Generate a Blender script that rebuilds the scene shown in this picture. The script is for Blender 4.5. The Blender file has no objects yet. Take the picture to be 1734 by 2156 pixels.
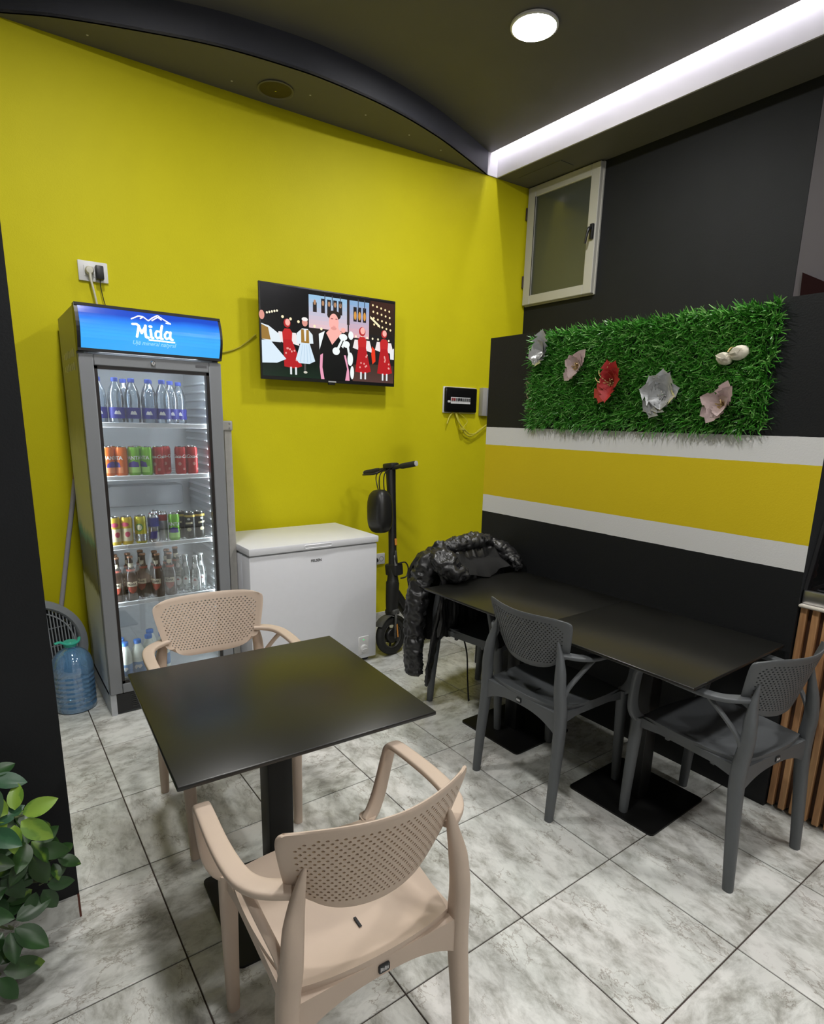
import bpy, bmesh, math, random
from mathutils import Vector, Matrix
random.seed(7)
R = math.radians
scene = bpy.context.scene
col = scene.collection
# ------------------------------------------------------------------ camera, world, exposure
cam_data = bpy.data.cameras.new('camera')
cam = bpy.data.objects.new('camera', cam_data)
col.objects.link(cam)
cam_data.sensor_fit = 'HORIZONTAL'
cam_data.sensor_width = 36.0
cam_data.lens = 1246.56 / 1734 * 36.0
cam_data.shift_y = 91.04 / 1734
cam_data.clip_start = 0.02
cam.location = (-0.3367, -1.4958, 1.5185)
cam.rotation_euler = (1.34896, -0.02389, -0.62992)
scene.camera = cam
world = bpy.data.worlds.new('world')
scene.world = world
world.use_nodes = True
world.node_tree.nodes['Background'].inputs[0].default_value = (0.55, 0.6, 0.7, 1)
world.node_tree.nodes['Background'].inputs[1].default_value = 0.02
scene.view_settings.view_transform = 'Standard'
scene.view_settings.look = 'None'
scene.view_settings.gamma = 1.0
scene.view_settings.use_curve_mapping = False
scene.view_settings.exposure = 1.1
LAMP = 112.0            # radiance of the ceiling downlights
LED = 7.5             # radiance of the cove strip
LAMP_COL = (1.0, 0.985, 0.955)
LAMPS = [(2.137, 0.948), (0.15, 0.85), (2.137, -1.05), (0.15, -0.75), (0.3, -2.9), (2.1, -2.9)]

# ------------------------------------------------------------------ materials
def nd(nt, typ, **kw):
    n = nt.nodes.new(typ)
    for k, v in kw.items():
        if k in ('op', 'operation'): n.operation = v
        elif k == 'blend': n.blend_type = v
        elif k == 'dtype': n.data_type = v
        else: n.inputs[k].default_value = v
    return n
def c4(c): return (c[0], c[1], c[2], 1)
MATS = {}
def mat(name, colr, rough=0.5, metal=0.0, spec=0.5, emit=None, es=0.0, noise=0.0, nscale=30.0, bump=0.0, bscale=200.0, coat=0.0, sheen=0.0):
    if name in MATS: return MATS[name]
    m = bpy.data.materials.new(name); m.use_nodes = True
    nt = m.node_tree; b = nt.nodes['Principled BSDF']
    b.inputs['Base Color'].default_value = c4(colr)
    b.inputs['Roughness'].default_value = rough
    b.inputs['Metallic'].default_value = metal
    b.inputs['Specular IOR Level'].default_value = spec
    b.inputs['Coat Weight'].default_value = coat
    b.inputs['Sheen Weight'].default_value = sheen
    if emit:
        b.inputs['Emission Color'].default_value = c4(emit); b.inputs['Emission Strength'].default_value = es
    tc = nt.nodes.new('ShaderNodeTexCoord')
    n = nd(nt, 'ShaderNodeTexNoise', Scale=nscale, Detail=5.0)
    nt.links.new(tc.outputs['Object'], n.inputs['Vector'])
    if noise:
        mx = nd(nt, 'ShaderNodeMix'); mx.data_type = 'RGBA'
        mx.inputs['A'].default_value = c4([max(0, x * (1 - noise)) for x in colr])
        mx.inputs['B'].default_value = c4([min(1, x * (1 + noise)) for x in colr])
        nt.links.new(n.outputs['Fac'], mx.inputs['Factor'])
        nt.links.new(mx.outputs['Result'], b.inputs['Base Color'])
    if bump:
        n2 = nd(nt, 'ShaderNodeTexNoise', Scale=bscale, Detail=3.0)
        nt.links.new(tc.outputs['Object'], n2.inputs['Vector'])
        bp = nd(nt, 'ShaderNodeBump', Strength=bump, Distance=0.002)
        nt.links.new(n2.outputs['Fac'], bp.inputs['Height']); nt.links.new(bp.outputs['Normal'], b.inputs['Normal'])
    MATS[name] = m
    return m
def clear_mat(name, tint, gloss=0.12, body=0.0, bodycol=(1, 1, 1), rough=0.03):
    """thin see-through plastic or glass: tinted transparency, Fresnel gloss and a little body colour"""
    if name in MATS: return MATS[name]
    m = bpy.data.materials.new(name); m.use_nodes = True
    nt = m.node_tree; nt.nodes.remove(nt.nodes['Principled BSDF'])
    out = nt.nodes['Material Output']
    t = nd(nt, 'ShaderNodeBsdfTransparent', Color=c4(tint))
    d = nd(nt, 'ShaderNodeBsdfPrincipled'); d.inputs['Base Color'].default_value = c4(bodycol); d.inputs['Roughness'].default_value = 0.4; d.inputs['Specular IOR Level'].default_value = 0.2
    g = nd(nt, 'ShaderNodeBsdfGlossy', Roughness=rough); g.inputs['Color'].default_value = (1, 1, 1, 1)
    f = nd(nt, 'ShaderNodeFresnel', IOR=1.45)
    ml = nd(nt, 'ShaderNodeMath', op='MULTIPLY_ADD'); ml.inputs[1].default_value = 0.9; ml.inputs[2].default_value = gloss * 0.3
    nt.links.new(f.outputs[0], ml.inputs[0])
    m1 = nd(nt, 'ShaderNodeMixShader'); m1.inputs[0].default_value = body
    nt.links.new(t.outputs[0], m1.inputs[1]); nt.links.new(d.outputs[0], m1.inputs[2])
    m2 = nd(nt, 'ShaderNodeMixShader')
    nt.links.new(ml.outputs[0], m2.inputs[0]); nt.links.new(m1.outputs[0], m2.inputs[1]); nt.links.new(g.outputs[0], m2.inputs[2])
    nt.links.new(m2.outputs[0], out.inputs['Surface'])
    MATS[name] = m
    return m
def ramp(nt, stops, interp='LINEAR'):
    r = nt.nodes.new('ShaderNodeValToRGB'); r.color_ramp.interpolation = interp
    e = r.color_ramp.elements
    e[0].position, e[0].color = stops[0][0], c4(stops[0][1])
    e[1].position, e[1].color = stops[-1][0], c4(stops[-1][1])
    for p, c in stops[1:-1]:
        x = e.new(p); x.color = c4(c)
    return r
def marble_mat(name='marble', dull=1.0):
    m = bpy.data.materials.new(name); m.use_nodes = True
    nt = m.node_tree; b = nt.nodes['Principled BSDF']; L = nt.links.new
    tc = nt.nodes.new('ShaderNodeTexCoord'); oi = nt.nodes.new('ShaderNodeObjectInfo')
    mul = nd(nt, 'ShaderNodeVectorMath', op='SCALE'); mul.inputs['Scale'].default_value = 91.0
    cmb = nt.nodes.new('ShaderNodeCombineXYZ'); L(oi.outputs['Random'], cmb.inputs[0]); L(oi.outputs['Random'], cmb.inputs[2])
    L(cmb.outputs[0], mul.inputs[0])
    add = nd(nt, 'ShaderNodeVectorMath', op='ADD'); L(tc.outputs['Object'], add.inputs[0]); L(mul.outputs[0], add.inputs[1])
    sc = nd(nt, 'ShaderNodeMapping'); sc.inputs['Scale'].default_value = (0.75, 1.25, 1.0); sc.inputs['Rotation'].default_value = (0, 0, 0.5)
    L(add.outputs[0], sc.inputs['Vector'])
    n1 = nd(nt, 'ShaderNodeTexNoise', Scale=17.0, Detail=10.0, Roughness=0.70, Distortion=0.3); L(sc.outputs[0], n1.inputs['Vector'])
    n0 = nd(nt, 'ShaderNodeTexNoise', Scale=5.5, Detail=4.0, Roughness=0.5, Distortion=0.6); L(sc.outputs[0], n0.inputs['Vector'])
    av = nd(nt, 'ShaderNodeMix'); av.data_type = 'FLOAT'; av.inputs['Factor'].default_value = 0.34; L(n1.outputs['Fac'], av.inputs['A']); L(n0.outputs['Fac'], av.inputs['B'])
    r1 = ramp(nt, [(0.32, (0.27, 0.26, 0.24)), (0.41, (0.43, 0.425, 0.40)), (0.485, (0.61, 0.61, 0.595)), (0.57, (0.76, 0.76, 0.75))]); L(av.outputs['Result'], r1.inputs[0])
    wn_ = nd(nt, 'ShaderNodeTexNoise', Scale=9.0, Detail=6.0, Roughness=0.65); L(sc.outputs[0], wn_.inputs['Vector'])
    wp = nd(nt, 'ShaderNodeMix'); wp.data_type = 'VECTOR'; wp.inputs['Factor'].default_value = 0.17; L(sc.outputs[0], wp.inputs['A']); L(wn_.outputs['Color'], wp.inputs['B'])
    vo = nt.nodes.new('ShaderNodeTexVoronoi'); vo.feature = 'DISTANCE_TO_EDGE'; vo.inputs['Scale'].default_value = 16.0; L(wp.outputs['Result'], vo.inputs['Vector'])
    mk = nd(nt, 'ShaderNodeTexNoise', Scale=7.0, Detail=3.0); L(sc.outputs[0], mk.inputs['Vector'])
    mm = nd(nt, 'ShaderNodeMath', op='MULTIPLY_ADD'); mm.inputs[1].default_value = 0.55; mm.inputs[2].default_value = -0.24; L(mk.outputs['Fac'], mm.inputs[0])
    mx_ = nd(nt, 'ShaderNodeMath', op='MAXIMUM'); mx_.inputs[1].default_value = 0.0; L(mm.outputs[0], mx_.inputs[0])
    a = nd(nt, 'ShaderNodeMath', op='ADD'); L(vo.outputs['Distance'], a.inputs[0]); L(mx_.outputs[0], a.inputs[1])
    r2 = ramp(nt, [(0.0, (0.46, 0.42, 0.395)), (0.012, (0.72, 0.69, 0.66)), (0.05, (1, 1, 1))]); L(a.outputs[0], r2.inputs[0])
    n3 = nd(nt, 'ShaderNodeTexNoise', Scale=3.0, Detail=3.0); L(sc.outputs[0], n3.inputs['Vector'])
    r3 = ramp(nt, [(0.3, (0.90, 0.93, 0.90)), (0.7, (1.0, 0.985, 0.965))]); L(n3.outputs['Fac'], r3.inputs[0])
    m1 = nd(nt, 'ShaderNodeMix'); m1.data_type = 'RGBA'; m1.blend_type = 'MULTIPLY'; m1.inputs['Factor'].default_value = 1
    L(r1.outputs[0], m1.inputs['A']); L(r2.outputs[0], m1.inputs['B'])
    m2 = nd(nt, 'ShaderNodeMix'); m2.data_type = 'RGBA'; m2.blend_type = 'MULTIPLY'; m2.inputs['Factor'].default_value = 1
    L(m1.outputs['Result'], m2.inputs['A']); L(r3.outputs[0], m2.inputs['B'])
    L(m2.outputs['Result'], b.inputs['Base Color'])
    b.inputs['Roughness'].default_value = 0.28; b.inputs['Specular IOR Level'].default_value = 0.4
    MATS[name] = m
    return m
MARBLE = marble_mat()
YELLOW = mat('yellow_paint', (0.63, 0.570, 0.007), 0.6, noise=0.05, nscale=4, bump=0.25, bscale=160, spec=0.2)
DARK = mat('charcoal_paint', (0.0125, 0.0135, 0.0150), 0.6, noise=0.12, nscale=6, bump=0.3, bscale=180, spec=0.22)
CEIL = mat('grey_ceiling_paint', (0.135, 0.130, 0.117), 0.6, noise=0.05, nscale=5, bump=0.15, bscale=150, spec=0.3)
FASCIA_DARK = mat('dark_grey_paint_bluish_light', (0.050, 0.052, 0.066), 0.55, noise=0.05, nscale=5)  # dark grey fascia paint with bluish light mixed into its colour
FASCIA_WHITE = mat('pale_fascia_paint', (0.68, 0.66, 0.69), 0.6, noise=0.03, nscale=5)
WHITE = mat('white_plastic', (0.72, 0.72, 0.72), 0.4)
ENAMEL = mat('white_enamel', (0.77, 0.78, 0.82), 0.3, noise=0.02)
BLACK = mat('black_plastic', (0.012, 0.012, 0.013), 0.4)
GREYP = mat('grey_plastic', (0.25, 0.26, 0.28), 0.45)
STEEL = mat('steel', (0.55, 0.55, 0.56), 0.3, metal=1.0)
CHROME = mat('chrome', (0.8, 0.8, 0.8), 0.12, metal=1.0)
ALU = mat('aluminium_frame', (0.46, 0.45, 0.42), 0.45, spec=0.4)
GROUT = mat('brown_grout', (0.06, 0.042, 0.036), 0.8, noise=0.2, nscale=60)
BEIGE = mat('beige_resin', (0.56, 0.445, 0.355), 0.5, noise=0.04, nscale=20, bump=0.1, bscale=900)
GREY = mat('dark_grey_resin', (0.092, 0.099, 0.105), 0.5, noise=0.05, nscale=20, bump=0.1, bscale=900)
TTOP = mat('black_compact_board', (0.009, 0.009, 0.008), 0.30, spec=0.6, noise=0.15, nscale=90, bump=0.05, bscale=600)
TMETAL = mat('black_powder_coat', (0.006, 0.006, 0.006), 0.45, spec=0.35)
RUBBER = mat('rubber', (0.02, 0.02, 0.018), 0.7, noise=0.25, nscale=30)
def flat(name, c, rough=0.45, **k): return mat(name, c, rough, **k)

# ------------------------------------------------------------------ mesh helpers
class MB:
    def __init__(s): s.v = []; s.f = []; s.c = []
    def add(s, vs, fs, colr=None):
        o = len(s.v); s.v += [tuple(v) for v in vs]; s.f += [[i + o for i in f] for f in fs]
        s.c += [colr] * len(fs)
        return s
    def box(s, x0, y0, z0, x1, y1, z1, colr=None):
        vs = [(x0, y0, z0), (x1, y0, z0), (x1, y1, z0), (x0, y1, z0), (x0, y0, z1), (x1, y0, z1), (x1, y1, z1), (x0, y1, z1)]
        return s.add(vs, [(0, 3, 2, 1), (4, 5, 6, 7), (0, 1, 5, 4), (1, 2, 6, 5), (2, 3, 7, 6), (3, 0, 4, 7)], colr)
    def rbox(s, x0, y0, z0, x1, y1, z1, r=0.005, seg=2):
        bm = bmesh.new(); bmesh.ops.create_cube(bm, size=1)
        for v in bm.verts:
            v.co = Vector(((x0 + x1) / 2 + v.co.x * (x1 - x0), (y0 + y1) / 2 + v.co.y * (y1 - y0), (z0 + z1) / 2 + v.co.z * (z1 - z0)))
        bmesh.ops.bevel(bm, geom=list(bm.edges), offset=r, segments=seg, profile=0.5, affect='EDGES')
        return s.frombm(bm)
    def frombm(s, bm, colr=None):
        bm.verts.index_update()
        s.add([v.co.copy() for v in bm.verts], [[v.index for v in f.verts] for f in bm.faces], colr); bm.free(); return s
    def prism(s, pts, axis, a, b, colr=None):
        """extrude a 2D polygon along an axis; pts are the two other coordinates in x,y,z order"""
        n = len(pts)
        def P(p, t): return {'x': (t, p[0], p[1]), 'y': (p[0], t, p[1]), 'z': (p[0], p[1], t)}[axis]
        vs = [P(p, a) for p in pts] + [P(p, b) for p in pts]
        fs = [list(range(n))[::-1], [i + n for i in range(n)]] + [(i, (i + 1) % n, (i + 1) % n + n, i + n) for i in range(n)]
        return s.add(vs, fs, colr)
    def lathe(s, prof, n=20, c=(0, 0, 0), axis='z', caps=True, colr=None):
        vs = []; fs = []
        for r, h in prof:
            for k in range(n):
                a = 2 * math.pi * k / n; x, y = r * math.cos(a), r * math.sin(a)
                vs.append({'z': (c[0] + x, c[1] + y, c[2] + h), 'x': (c[0] + h, c[1] + x, c[2] + y), 'y': (c[0] + x, c[1] + h, c[2] + y)}[axis])
        for i in range(len(prof) - 1):
            for k in range(n):
                k2 = (k + 1) % n; fs.append((i * n + k, i * n + k2, (i + 1) * n + k2, (i + 1) * n + k))
        if caps:
            fs.append(list(range(n))[::-1]); fs.append([(len(prof) - 1) * n + k for k in range(n)])
        return s.add(vs, fs, colr)
    def sweep(s, path, w, h=None, n=10, ex=2.0, smooth=4, side=None, caps=True):
        pts = [Vector(p) for p in path]
        W = list(w) if isinstance(w, (list, tuple)) else [w] * len(pts)
        H = W if h is None else (list(h) if isinstance(h, (list, tuple)) else [h] * len(pts))
        if smooth and len(pts) > 2:
            q, ww, hh = [], [], []
            for i in range(len(pts) - 1):
                p0, p1, p2, p3 = pts[max(i - 1, 0)], pts[i], pts[i + 1], pts[min(i + 2, len(pts) - 1)]
                for k in range(smooth):
                    t = k / smooth
                    q.append(0.5 * ((2 * p1) + (p2 - p0) * t + (2 * p0 - 5 * p1 + 4 * p2 - p3) * t * t + (3 * p1 - p0 - 3 * p2 + p3) * t ** 3))
                    ww.append(W[i] + (W[i + 1] - W[i]) * t); hh.append(H[i] + (H[i + 1] - H[i]) * t)
            q.append(pts[-1]); ww.append(W[-1]); hh.append(H[-1]); pts, W, H = q, ww, hh
        m = len(pts); T = []
        for i in range(m):
            d = pts[min(i + 1, m - 1)] - pts[max(i - 1, 0)]; T.append(d.normalized())
        sd = Vector(side) if side else T[0].cross(Vector((0, 0, 1)))
        if sd.length < 1e-4: sd = Vector((1, 0, 0))
        vs = []; fs = []
        for i in range(m):
            sd = (sd - T[i] * sd.dot(T[i])).normalized(); up = sd.cross(T[i])
            for k in range(n):
                a = 2 * math.pi * (k + 0.5) / n; c_, s_ = math.cos(a), math.sin(a)
                x = math.copysign(abs(c_) ** (2 / ex), c_); y = math.copysign(abs(s_) ** (2 / ex), s_)
                vs.append(pts[i] + sd * (x * W[i]) + up * (y * H[i]))
        for i in range(m - 1):
            for k in range(n):
                k2 = (k + 1) % n; fs.append((i * n + k, i * n + k2, (i + 1) * n + k2, (i + 1) * n + k))
        if caps: fs.append(list(range(n))[::-1]); fs.append([(m - 1) * n + k for k in range(n)])
        return s.add(vs, fs)
    def mesh(s, name):
        me = bpy.data.meshes.new(name); me.from_pydata(s.v, [], s.f); me.update()
        bm = bmesh.new(); bm.from_mesh(me)
        bmesh.ops.recalc_face_normals(bm, faces=bm.faces) if not getattr(s, 'keep', False) else None
        bm.to_mesh(me); bm.free()
        if any(c is not None for c in s.c):
            ca = me.color_attributes.new('col', 'FLOAT_COLOR', 'CORNER')
            for p in me.polygons:
                cc = s.c[p.index] or (1, 1, 1)
                for li in p.loop_indices: ca.data[li].color = (cc[0], cc[1], cc[2], 1)
        return me
def obj(name, mb, m, parent=None, loc=(0, 0, 0), rot=(0, 0, 0), smooth=None):
    me = mb if isinstance(mb, bpy.types.Mesh) else mb.mesh(name)
    if m is not None and not me.materials: me.materials.append(m)
    o = bpy.data.objects.new(name, me); col.objects.link(o)
    o.location = loc; o.rotation_euler = rot
    if parent: o.parent = parent
    if smooth is not None:
        ang = R(smooth)
        for p in me.polygons: p.use_smooth = True
        bm = bmesh.new(); bm.from_mesh(me)
        for e in bm.edges:
            if len(e.link_faces) == 2 and e.calc_face_angle(0) > ang: e.smooth = False
        bm.to_mesh(me); bm.free()
    return o
def tag(o, label=None, cat=None, group=None, kind=None):
    if label: o['label'] = label
    if cat: o['category'] = cat
    if group: o['group'] = group
    if kind: o['kind'] = kind
    return o
def empty(name, loc=(0, 0, 0), rz=0.0, label=None, cat=None, group=None):
    o = bpy.data.objects.new(name, None); col.objects.link(o); o.empty_display_size = 0.1
    o.location = loc; o.rotation_euler = (0, 0, rz)
    return tag(o, label, cat, group)
KIDS = {}
def copy_tree(o, parent=None):
    c = o.copy(); col.objects.link(c); c.parent = parent
    for ch in list(o.children): copy_tree(ch, c)
    return c
def text_mesh(s, size, m, bold=0.0, shear=0.0, extr=0.0006, spacing=1.0, align='CENTER'):
    cu = bpy.data.curves.new('text', 'FONT'); cu.body = s; cu.size = size; cu.offset = bold; cu.shear = shear; cu.extrude = extr
    cu.align_x = align; cu.align_y = 'CENTER'; cu.space_character = spacing; cu.resolution_u = 3
    t = bpy.data.objects.new('text', cu); col.objects.link(t)
    me = bpy.data.meshes.new_from_object(t)
    bpy.data.objects.remove(t); bpy.data.curves.remove(cu)
    me.materials.clear(); me.materials.append(m)
    return me
def wrap(me, r, a0=0.0, z0=0.0):
    """bend a flat text mesh (x right, y up) round a vertical cylinder, facing -Y"""
    for v in me.vertices:
        a = v.co.x / r + a0; rr = r + 0.0005 + v.co.z
        v.co = (rr * math.sin(a), -rr * math.cos(a), z0 + v.co.y)
    me.update(); return me
def struct(o): o['kind'] = 'structure'; return o
# ================================================================== the room
def wy(x): return 2.2554 - 0.0414 * x          # face of the yellow wall
ZC, ZT = 3.30, 3.45                            # soffit and tray ceiling heights
XL, XR, YF = -2.6, 3.39, -3.7
T = 0.45
floor = struct(obj('floor', MB().box(XL - .1, YF - .1, -0.12, 5.1, 2.5, -0.004), GROUT))
tm = MB().rbox(-T / 2 + .0022, -T / 2 + .0022, -0.010, T / 2 - .0022, T / 2 - .0022, 0.0, 0.0010, 1).mesh('tile')
tm.materials.append(MARBLE)
for i in range(-8, 5):
    for j in range(-6, 11):
        if j >= 8 and i < 2: continue
        t = bpy.data.objects.new('tile', tm); col.objects.link(t)
        t.location = ((j + .5) * T, (i + .5) * T, 0); t.rotation_euler = (0, 0, random.choice([0, 1, 2, 3]) * math.pi / 2); t.parent = floor
# yellow wall
struct(obj('wall_back', MB().prism([(XL, wy(XL)), (XR + .06, wy(XR + .06)), (XR + .06, 2.6), (XL, 2.6)], 'z', -.05, 3.6), YELLOW))
bb = struct(bpy.data.objects.new('baseboard_back', None)); col.objects.link(bb)
for k in range(13):
    x0 = -2.55 + k * T + .0015; x1 = x0 + T - .003
    obj('skirting_tile', MB().prism([(x0, wy(x0) - .009), (x1, wy(x1) - .009), (x1, wy(x1) + .01), (x0, wy(x0) + .01)], 'z', 0.0, .075), MARBLE, bb)
# wall with the little window (opening cut out)
WY0, WY1, WZ0, WZ1 = 1.47, 2.07, 2.48, 3.25
wr = MB()
for (y0, y1, z0, z1) in ((0.10, WY0, 0, 3.6), (WY1, 2.3, 0, 3.6), (WY0, WY1, 0, WZ0), (WY0, WY1, WZ1, 3.6)):
    wr.box(XR, y0, z0, XR + .16, y1, z1)
wr = struct(obj('wall_right', wr, DARK))
struct(obj('wall_far_right', MB().box(XR + .002, YF, 0, XR + .2, 0.0995, 3.6), mat('mauve_grey_paint', (0.062, 0.054, 0.060), 0.6, noise=.05, nscale=5)))
struct(obj('wall_front', MB().box(XL, YF - .15, 0, XR + .2, YF, 3.6), mat('pale_grey_paint', (0.42, 0.42, 0.43), 0.7, noise=.04, nscale=3)))
struct(obj('wall_far_left', MB().box(XL - .15, YF, 0, XL, 2.6, 3.6), mat('pale_grey_paint', (0.42, 0.42, 0.43), 0.7)))
# dark pillar at the left
PX, PY = -0.224, 0.341
pil = struct(obj('wall_left', MB().box(-1.5, PY, 0, PX, PY + .30, ZT + .02), DARK))
pb = struct(bpy.data.objects.new('baseboard_left', None)); col.objects.link(pb)
for x0, x1 in ((-1.5, -1.13), (-1.127, -.68), (-.677, PX - .006)):
    obj('skirting_tile', MB().box(x0, PY - .009, 0, x1, PY + .002, .076), MARBLE, pb)
obj('skirting_edge', MB().box(PX - .006, PY - .009, 0, PX, PY + .30, .077), mat('terracotta_edge', (.12, .035, .02), .8, noise=.2), pb)
# low partition with painted stripes
PXF = 2.145
pm = bpy.data.materials.new('striped_partition_paint'); pm.use_nodes = True
nt = pm.node_tree; b = nt.nodes['Principled BSDF']; L = nt.links.new
tc = nt.nodes.new('ShaderNodeTexCoord'); sp = nt.nodes.new('ShaderNodeSeparateXYZ'); L(tc.outputs['Object'], sp.inputs[0])
wn = nd(nt, 'ShaderNodeTexNoise', Scale=25.0, Detail=2.0); L(tc.outputs['Object'], wn.inputs['Vector'])
wa = nd(nt, 'ShaderNodeMath', op='MULTIPLY_ADD'); wa.inputs[1].default_value = 0.003; L(wn.outputs['Fac'], wa.inputs[0]); L(sp.outputs['Z'], wa.inputs[2])
dv = nd(nt, 'ShaderNodeMath', op='DIVIDE'); dv.inputs[1].default_value = 2.0; L(wa.outputs[0], dv.inputs[0])
DK, WH, YL = (.0125, .0135, .0150), (.80, .80, .80), (.76, .585, .016)
rp = ramp(nt, [(0.0, DK), (.9945 / 2, WH), (1.094 / 2, YL), (1.393 / 2, WH), (1.494 / 2, DK), (1.0, DK)], 'CONSTANT'); L(dv.outputs[0], rp.inputs[0])
L(rp.outputs[0], b.inputs['Base Color']); b.inputs['Roughness'].default_value = .5; b.inputs['Specular IOR Level'].default_value = .3
bn = nd(nt, 'ShaderNodeTexNoise', Scale=170.0, Detail=3.0); L(tc.outputs['Object'], bn.inputs['Vector'])
bp = nd(nt, 'ShaderNodeBump', Strength=.3, Distance=.002); L(bn.outputs['Fac'], bp.inputs['Height']); L(bp.outputs['Normal'], b.inputs['Normal'])
part = struct(obj('wall_partition', MB().box(PXF, -.624, 0.0, PXF + .12, 1.155, 1.998), DARK))
part.data.materials.append(pm)
for p_ in part.data.polygons:
    if p_.normal.x < -.5: p_.material_index = 1
struct(obj('trim_1', MB().box(PXF + .0, 1.1552, 0, PXF + .12, 1.163, .06), MARBLE))
# --- ceiling: tray, curved soffit, right soffit
LEDX = 2.965
struct(obj('ceiling', MB().box(XL, YF, ZT, LEDX, 2.5, ZT + .02), CEIL))
struct(obj('ceiling_slab', MB().box(XL, YF, 3.58, XR + .2, 2.6, 3.62), FASCIA_WHITE))
curve = [(-.10, 2.262), (.02, 2.19), (.2, 2.085), (.535, 1.946), (.86, 1.835), (1.19, 1.778), (1.45, 1.762), (1.84, 1.79), (2.23, 1.872), (2.57, 1.985), (2.96, 2.134)]
def cr(pts, k=6):
    q = []
    P = [Vector((p[0], p[1])) for p in pts]
    for i in range(len(P) - 1):
        p0, p1, p2, p3 = P[max(i - 1, 0)], P[i], P[i + 1], P[min(i + 2, len(P) - 1)]
        for a in range(k):
            t = a / k
            q.append(0.5 * ((2 * p1) + (p2 - p0) * t + (2 * p0 - 5 * p1 + 4 * p2 - p3) * t * t + (3 * p1 - p0 - 3 * p2 + p3) * t ** 3))
    q.append(P[-1]); return [(v.x, v.y) for v in q]
cc = cr(curve)
sof = MB(); sof.prism(cc + [(2.96, 2.45), (-.10, 2.45)], 'z', ZC, ZC + .012)
soff = struct(obj('ceiling_soffit_curved', sof, CEIL))
fas = MB(); n = len(cc)
for i in range(n - 1):
    (xa, ya), (xb, yb) = cc[i], cc[i + 1]
    fas.add([(xa, ya, ZC), (xb, yb, ZC), (xb, yb, ZT + .0), (xa, ya, ZT + .0), (xa, ya + .012, ZC), (xb, yb + .012, ZC), (xb, yb + .012, ZT), (xa, ya + .012, ZT)],
            [(0, 1, 2, 3), (5, 4, 7, 6), (1, 0, 4, 5), (3, 2, 6, 7)])
struct(obj('trim_2', fas, FASCIA_DARK, smooth=30))
struct(obj('trim_4', MB().prism([(2.93, wy(2.93) - .010), (3.0275, wy(3.0275) - .010), (3.0275, wy(3.0275) + .004), (2.93, wy(2.93) + .004)], 'z', ZC, 3.56), FASCIA_WHITE))
struct(obj('ceiling_soffit_right', MB().box(3.040, YF, ZC, XR + .06, 2.4, ZC + .012), CEIL))
struct(obj('trim_3', MB().box(3.028, YF, ZC, 3.040, 2.4, 3.58), FASCIA_WHITE))
led = obj('cove_light_strip', MB().box(2.978, YF, 3.528, 2.988, 2.125, 3.534), mat('led_strip', (1, 1, 1), .5, emit=(.93, .92, 1.0), es=LED * 4))
tag(led, 'white light strip hidden in the gap along the pale ceiling fascia', 'light strip')
# ceiling downlights
RIM = mat('white_lamp_rim', (.75, .75, .75), .4)
GLOW = mat('lamp_diffuser', (1, 1, 1), .5, emit=LAMP_COL, es=LAMP)
def downlight(x, y, label):
    t = empty('ceiling_downlight', (x, y, ZT), 0, label, 'ceiling light', 'round ceiling downlights')
    obj('rim', MB().lathe([(.112, 0), (.118, -.004), (.118, -.014), (.108, -.018), (.108, -.004)], 40, caps=False), RIM, t, smooth=40)
    obj('diffuser', MB().lathe([(.108, -.006), (.106, -.016), (.0, -.019)], 40, caps=False), GLOW, t, smooth=60)
downlight(*LAMPS[0], 'round glowing white downlight in the grey ceiling above the black tables')
for q in LAMPS[1:]: downlight(*q, 'round white downlight in the ceiling outside the view')
# round speaker in the curved soffit
t = empty('ceiling_speaker', (1.241, 2.026, ZC), 0, 'round brown ceiling speaker in the curved soffit over the television', 'speaker')
obj('rim', MB().lathe([(.097, 0), (.100, -.006), (.094, -.009), (.088, -.003)], 36, caps=False), mat('olive_rim', (.16, .15, .11), .5), t, smooth=40)
obj('grille', MB().lathe([(.088, -.003), (.05, -.006), (.0, -.007)], 36, caps=False), mat('brown_mesh', (.06, .045, .015), .6, noise=.4, nscale=300), t, smooth=60)
obj('screw', MB().lathe([(.005, -.006), (.005, -.010)], 10), CHROME, t)
# access hatch in the right soffit
hp = MB().box(3.15, 1.62, ZC - .004, 3.28, 2.02, ZC + .001)
tag(obj('access_hatch', hp, CEIL), 'flush grey access hatch in the soffit above the small window', 'hatch')
# little plaster screws left on the soffit
SPOT = mat('white_filler', (.6, .6, .6), .6)
for k, (px_, py_) in enumerate([(.33, 2.15), (1.02, 2.10), (1.42, 1.96), (1.78, 1.95), (2.13, 1.99), (2.42, 2.03)]):
    tag(obj('filler_spot', MB().lathe([(.0045, -.0015), (.006, 0.0)], 8, c=(px_, py_, ZC)), SPOT), 'tiny white filler dot on the curved soffit', 'filler dot', 'filler dots on the curved soffit')
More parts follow.
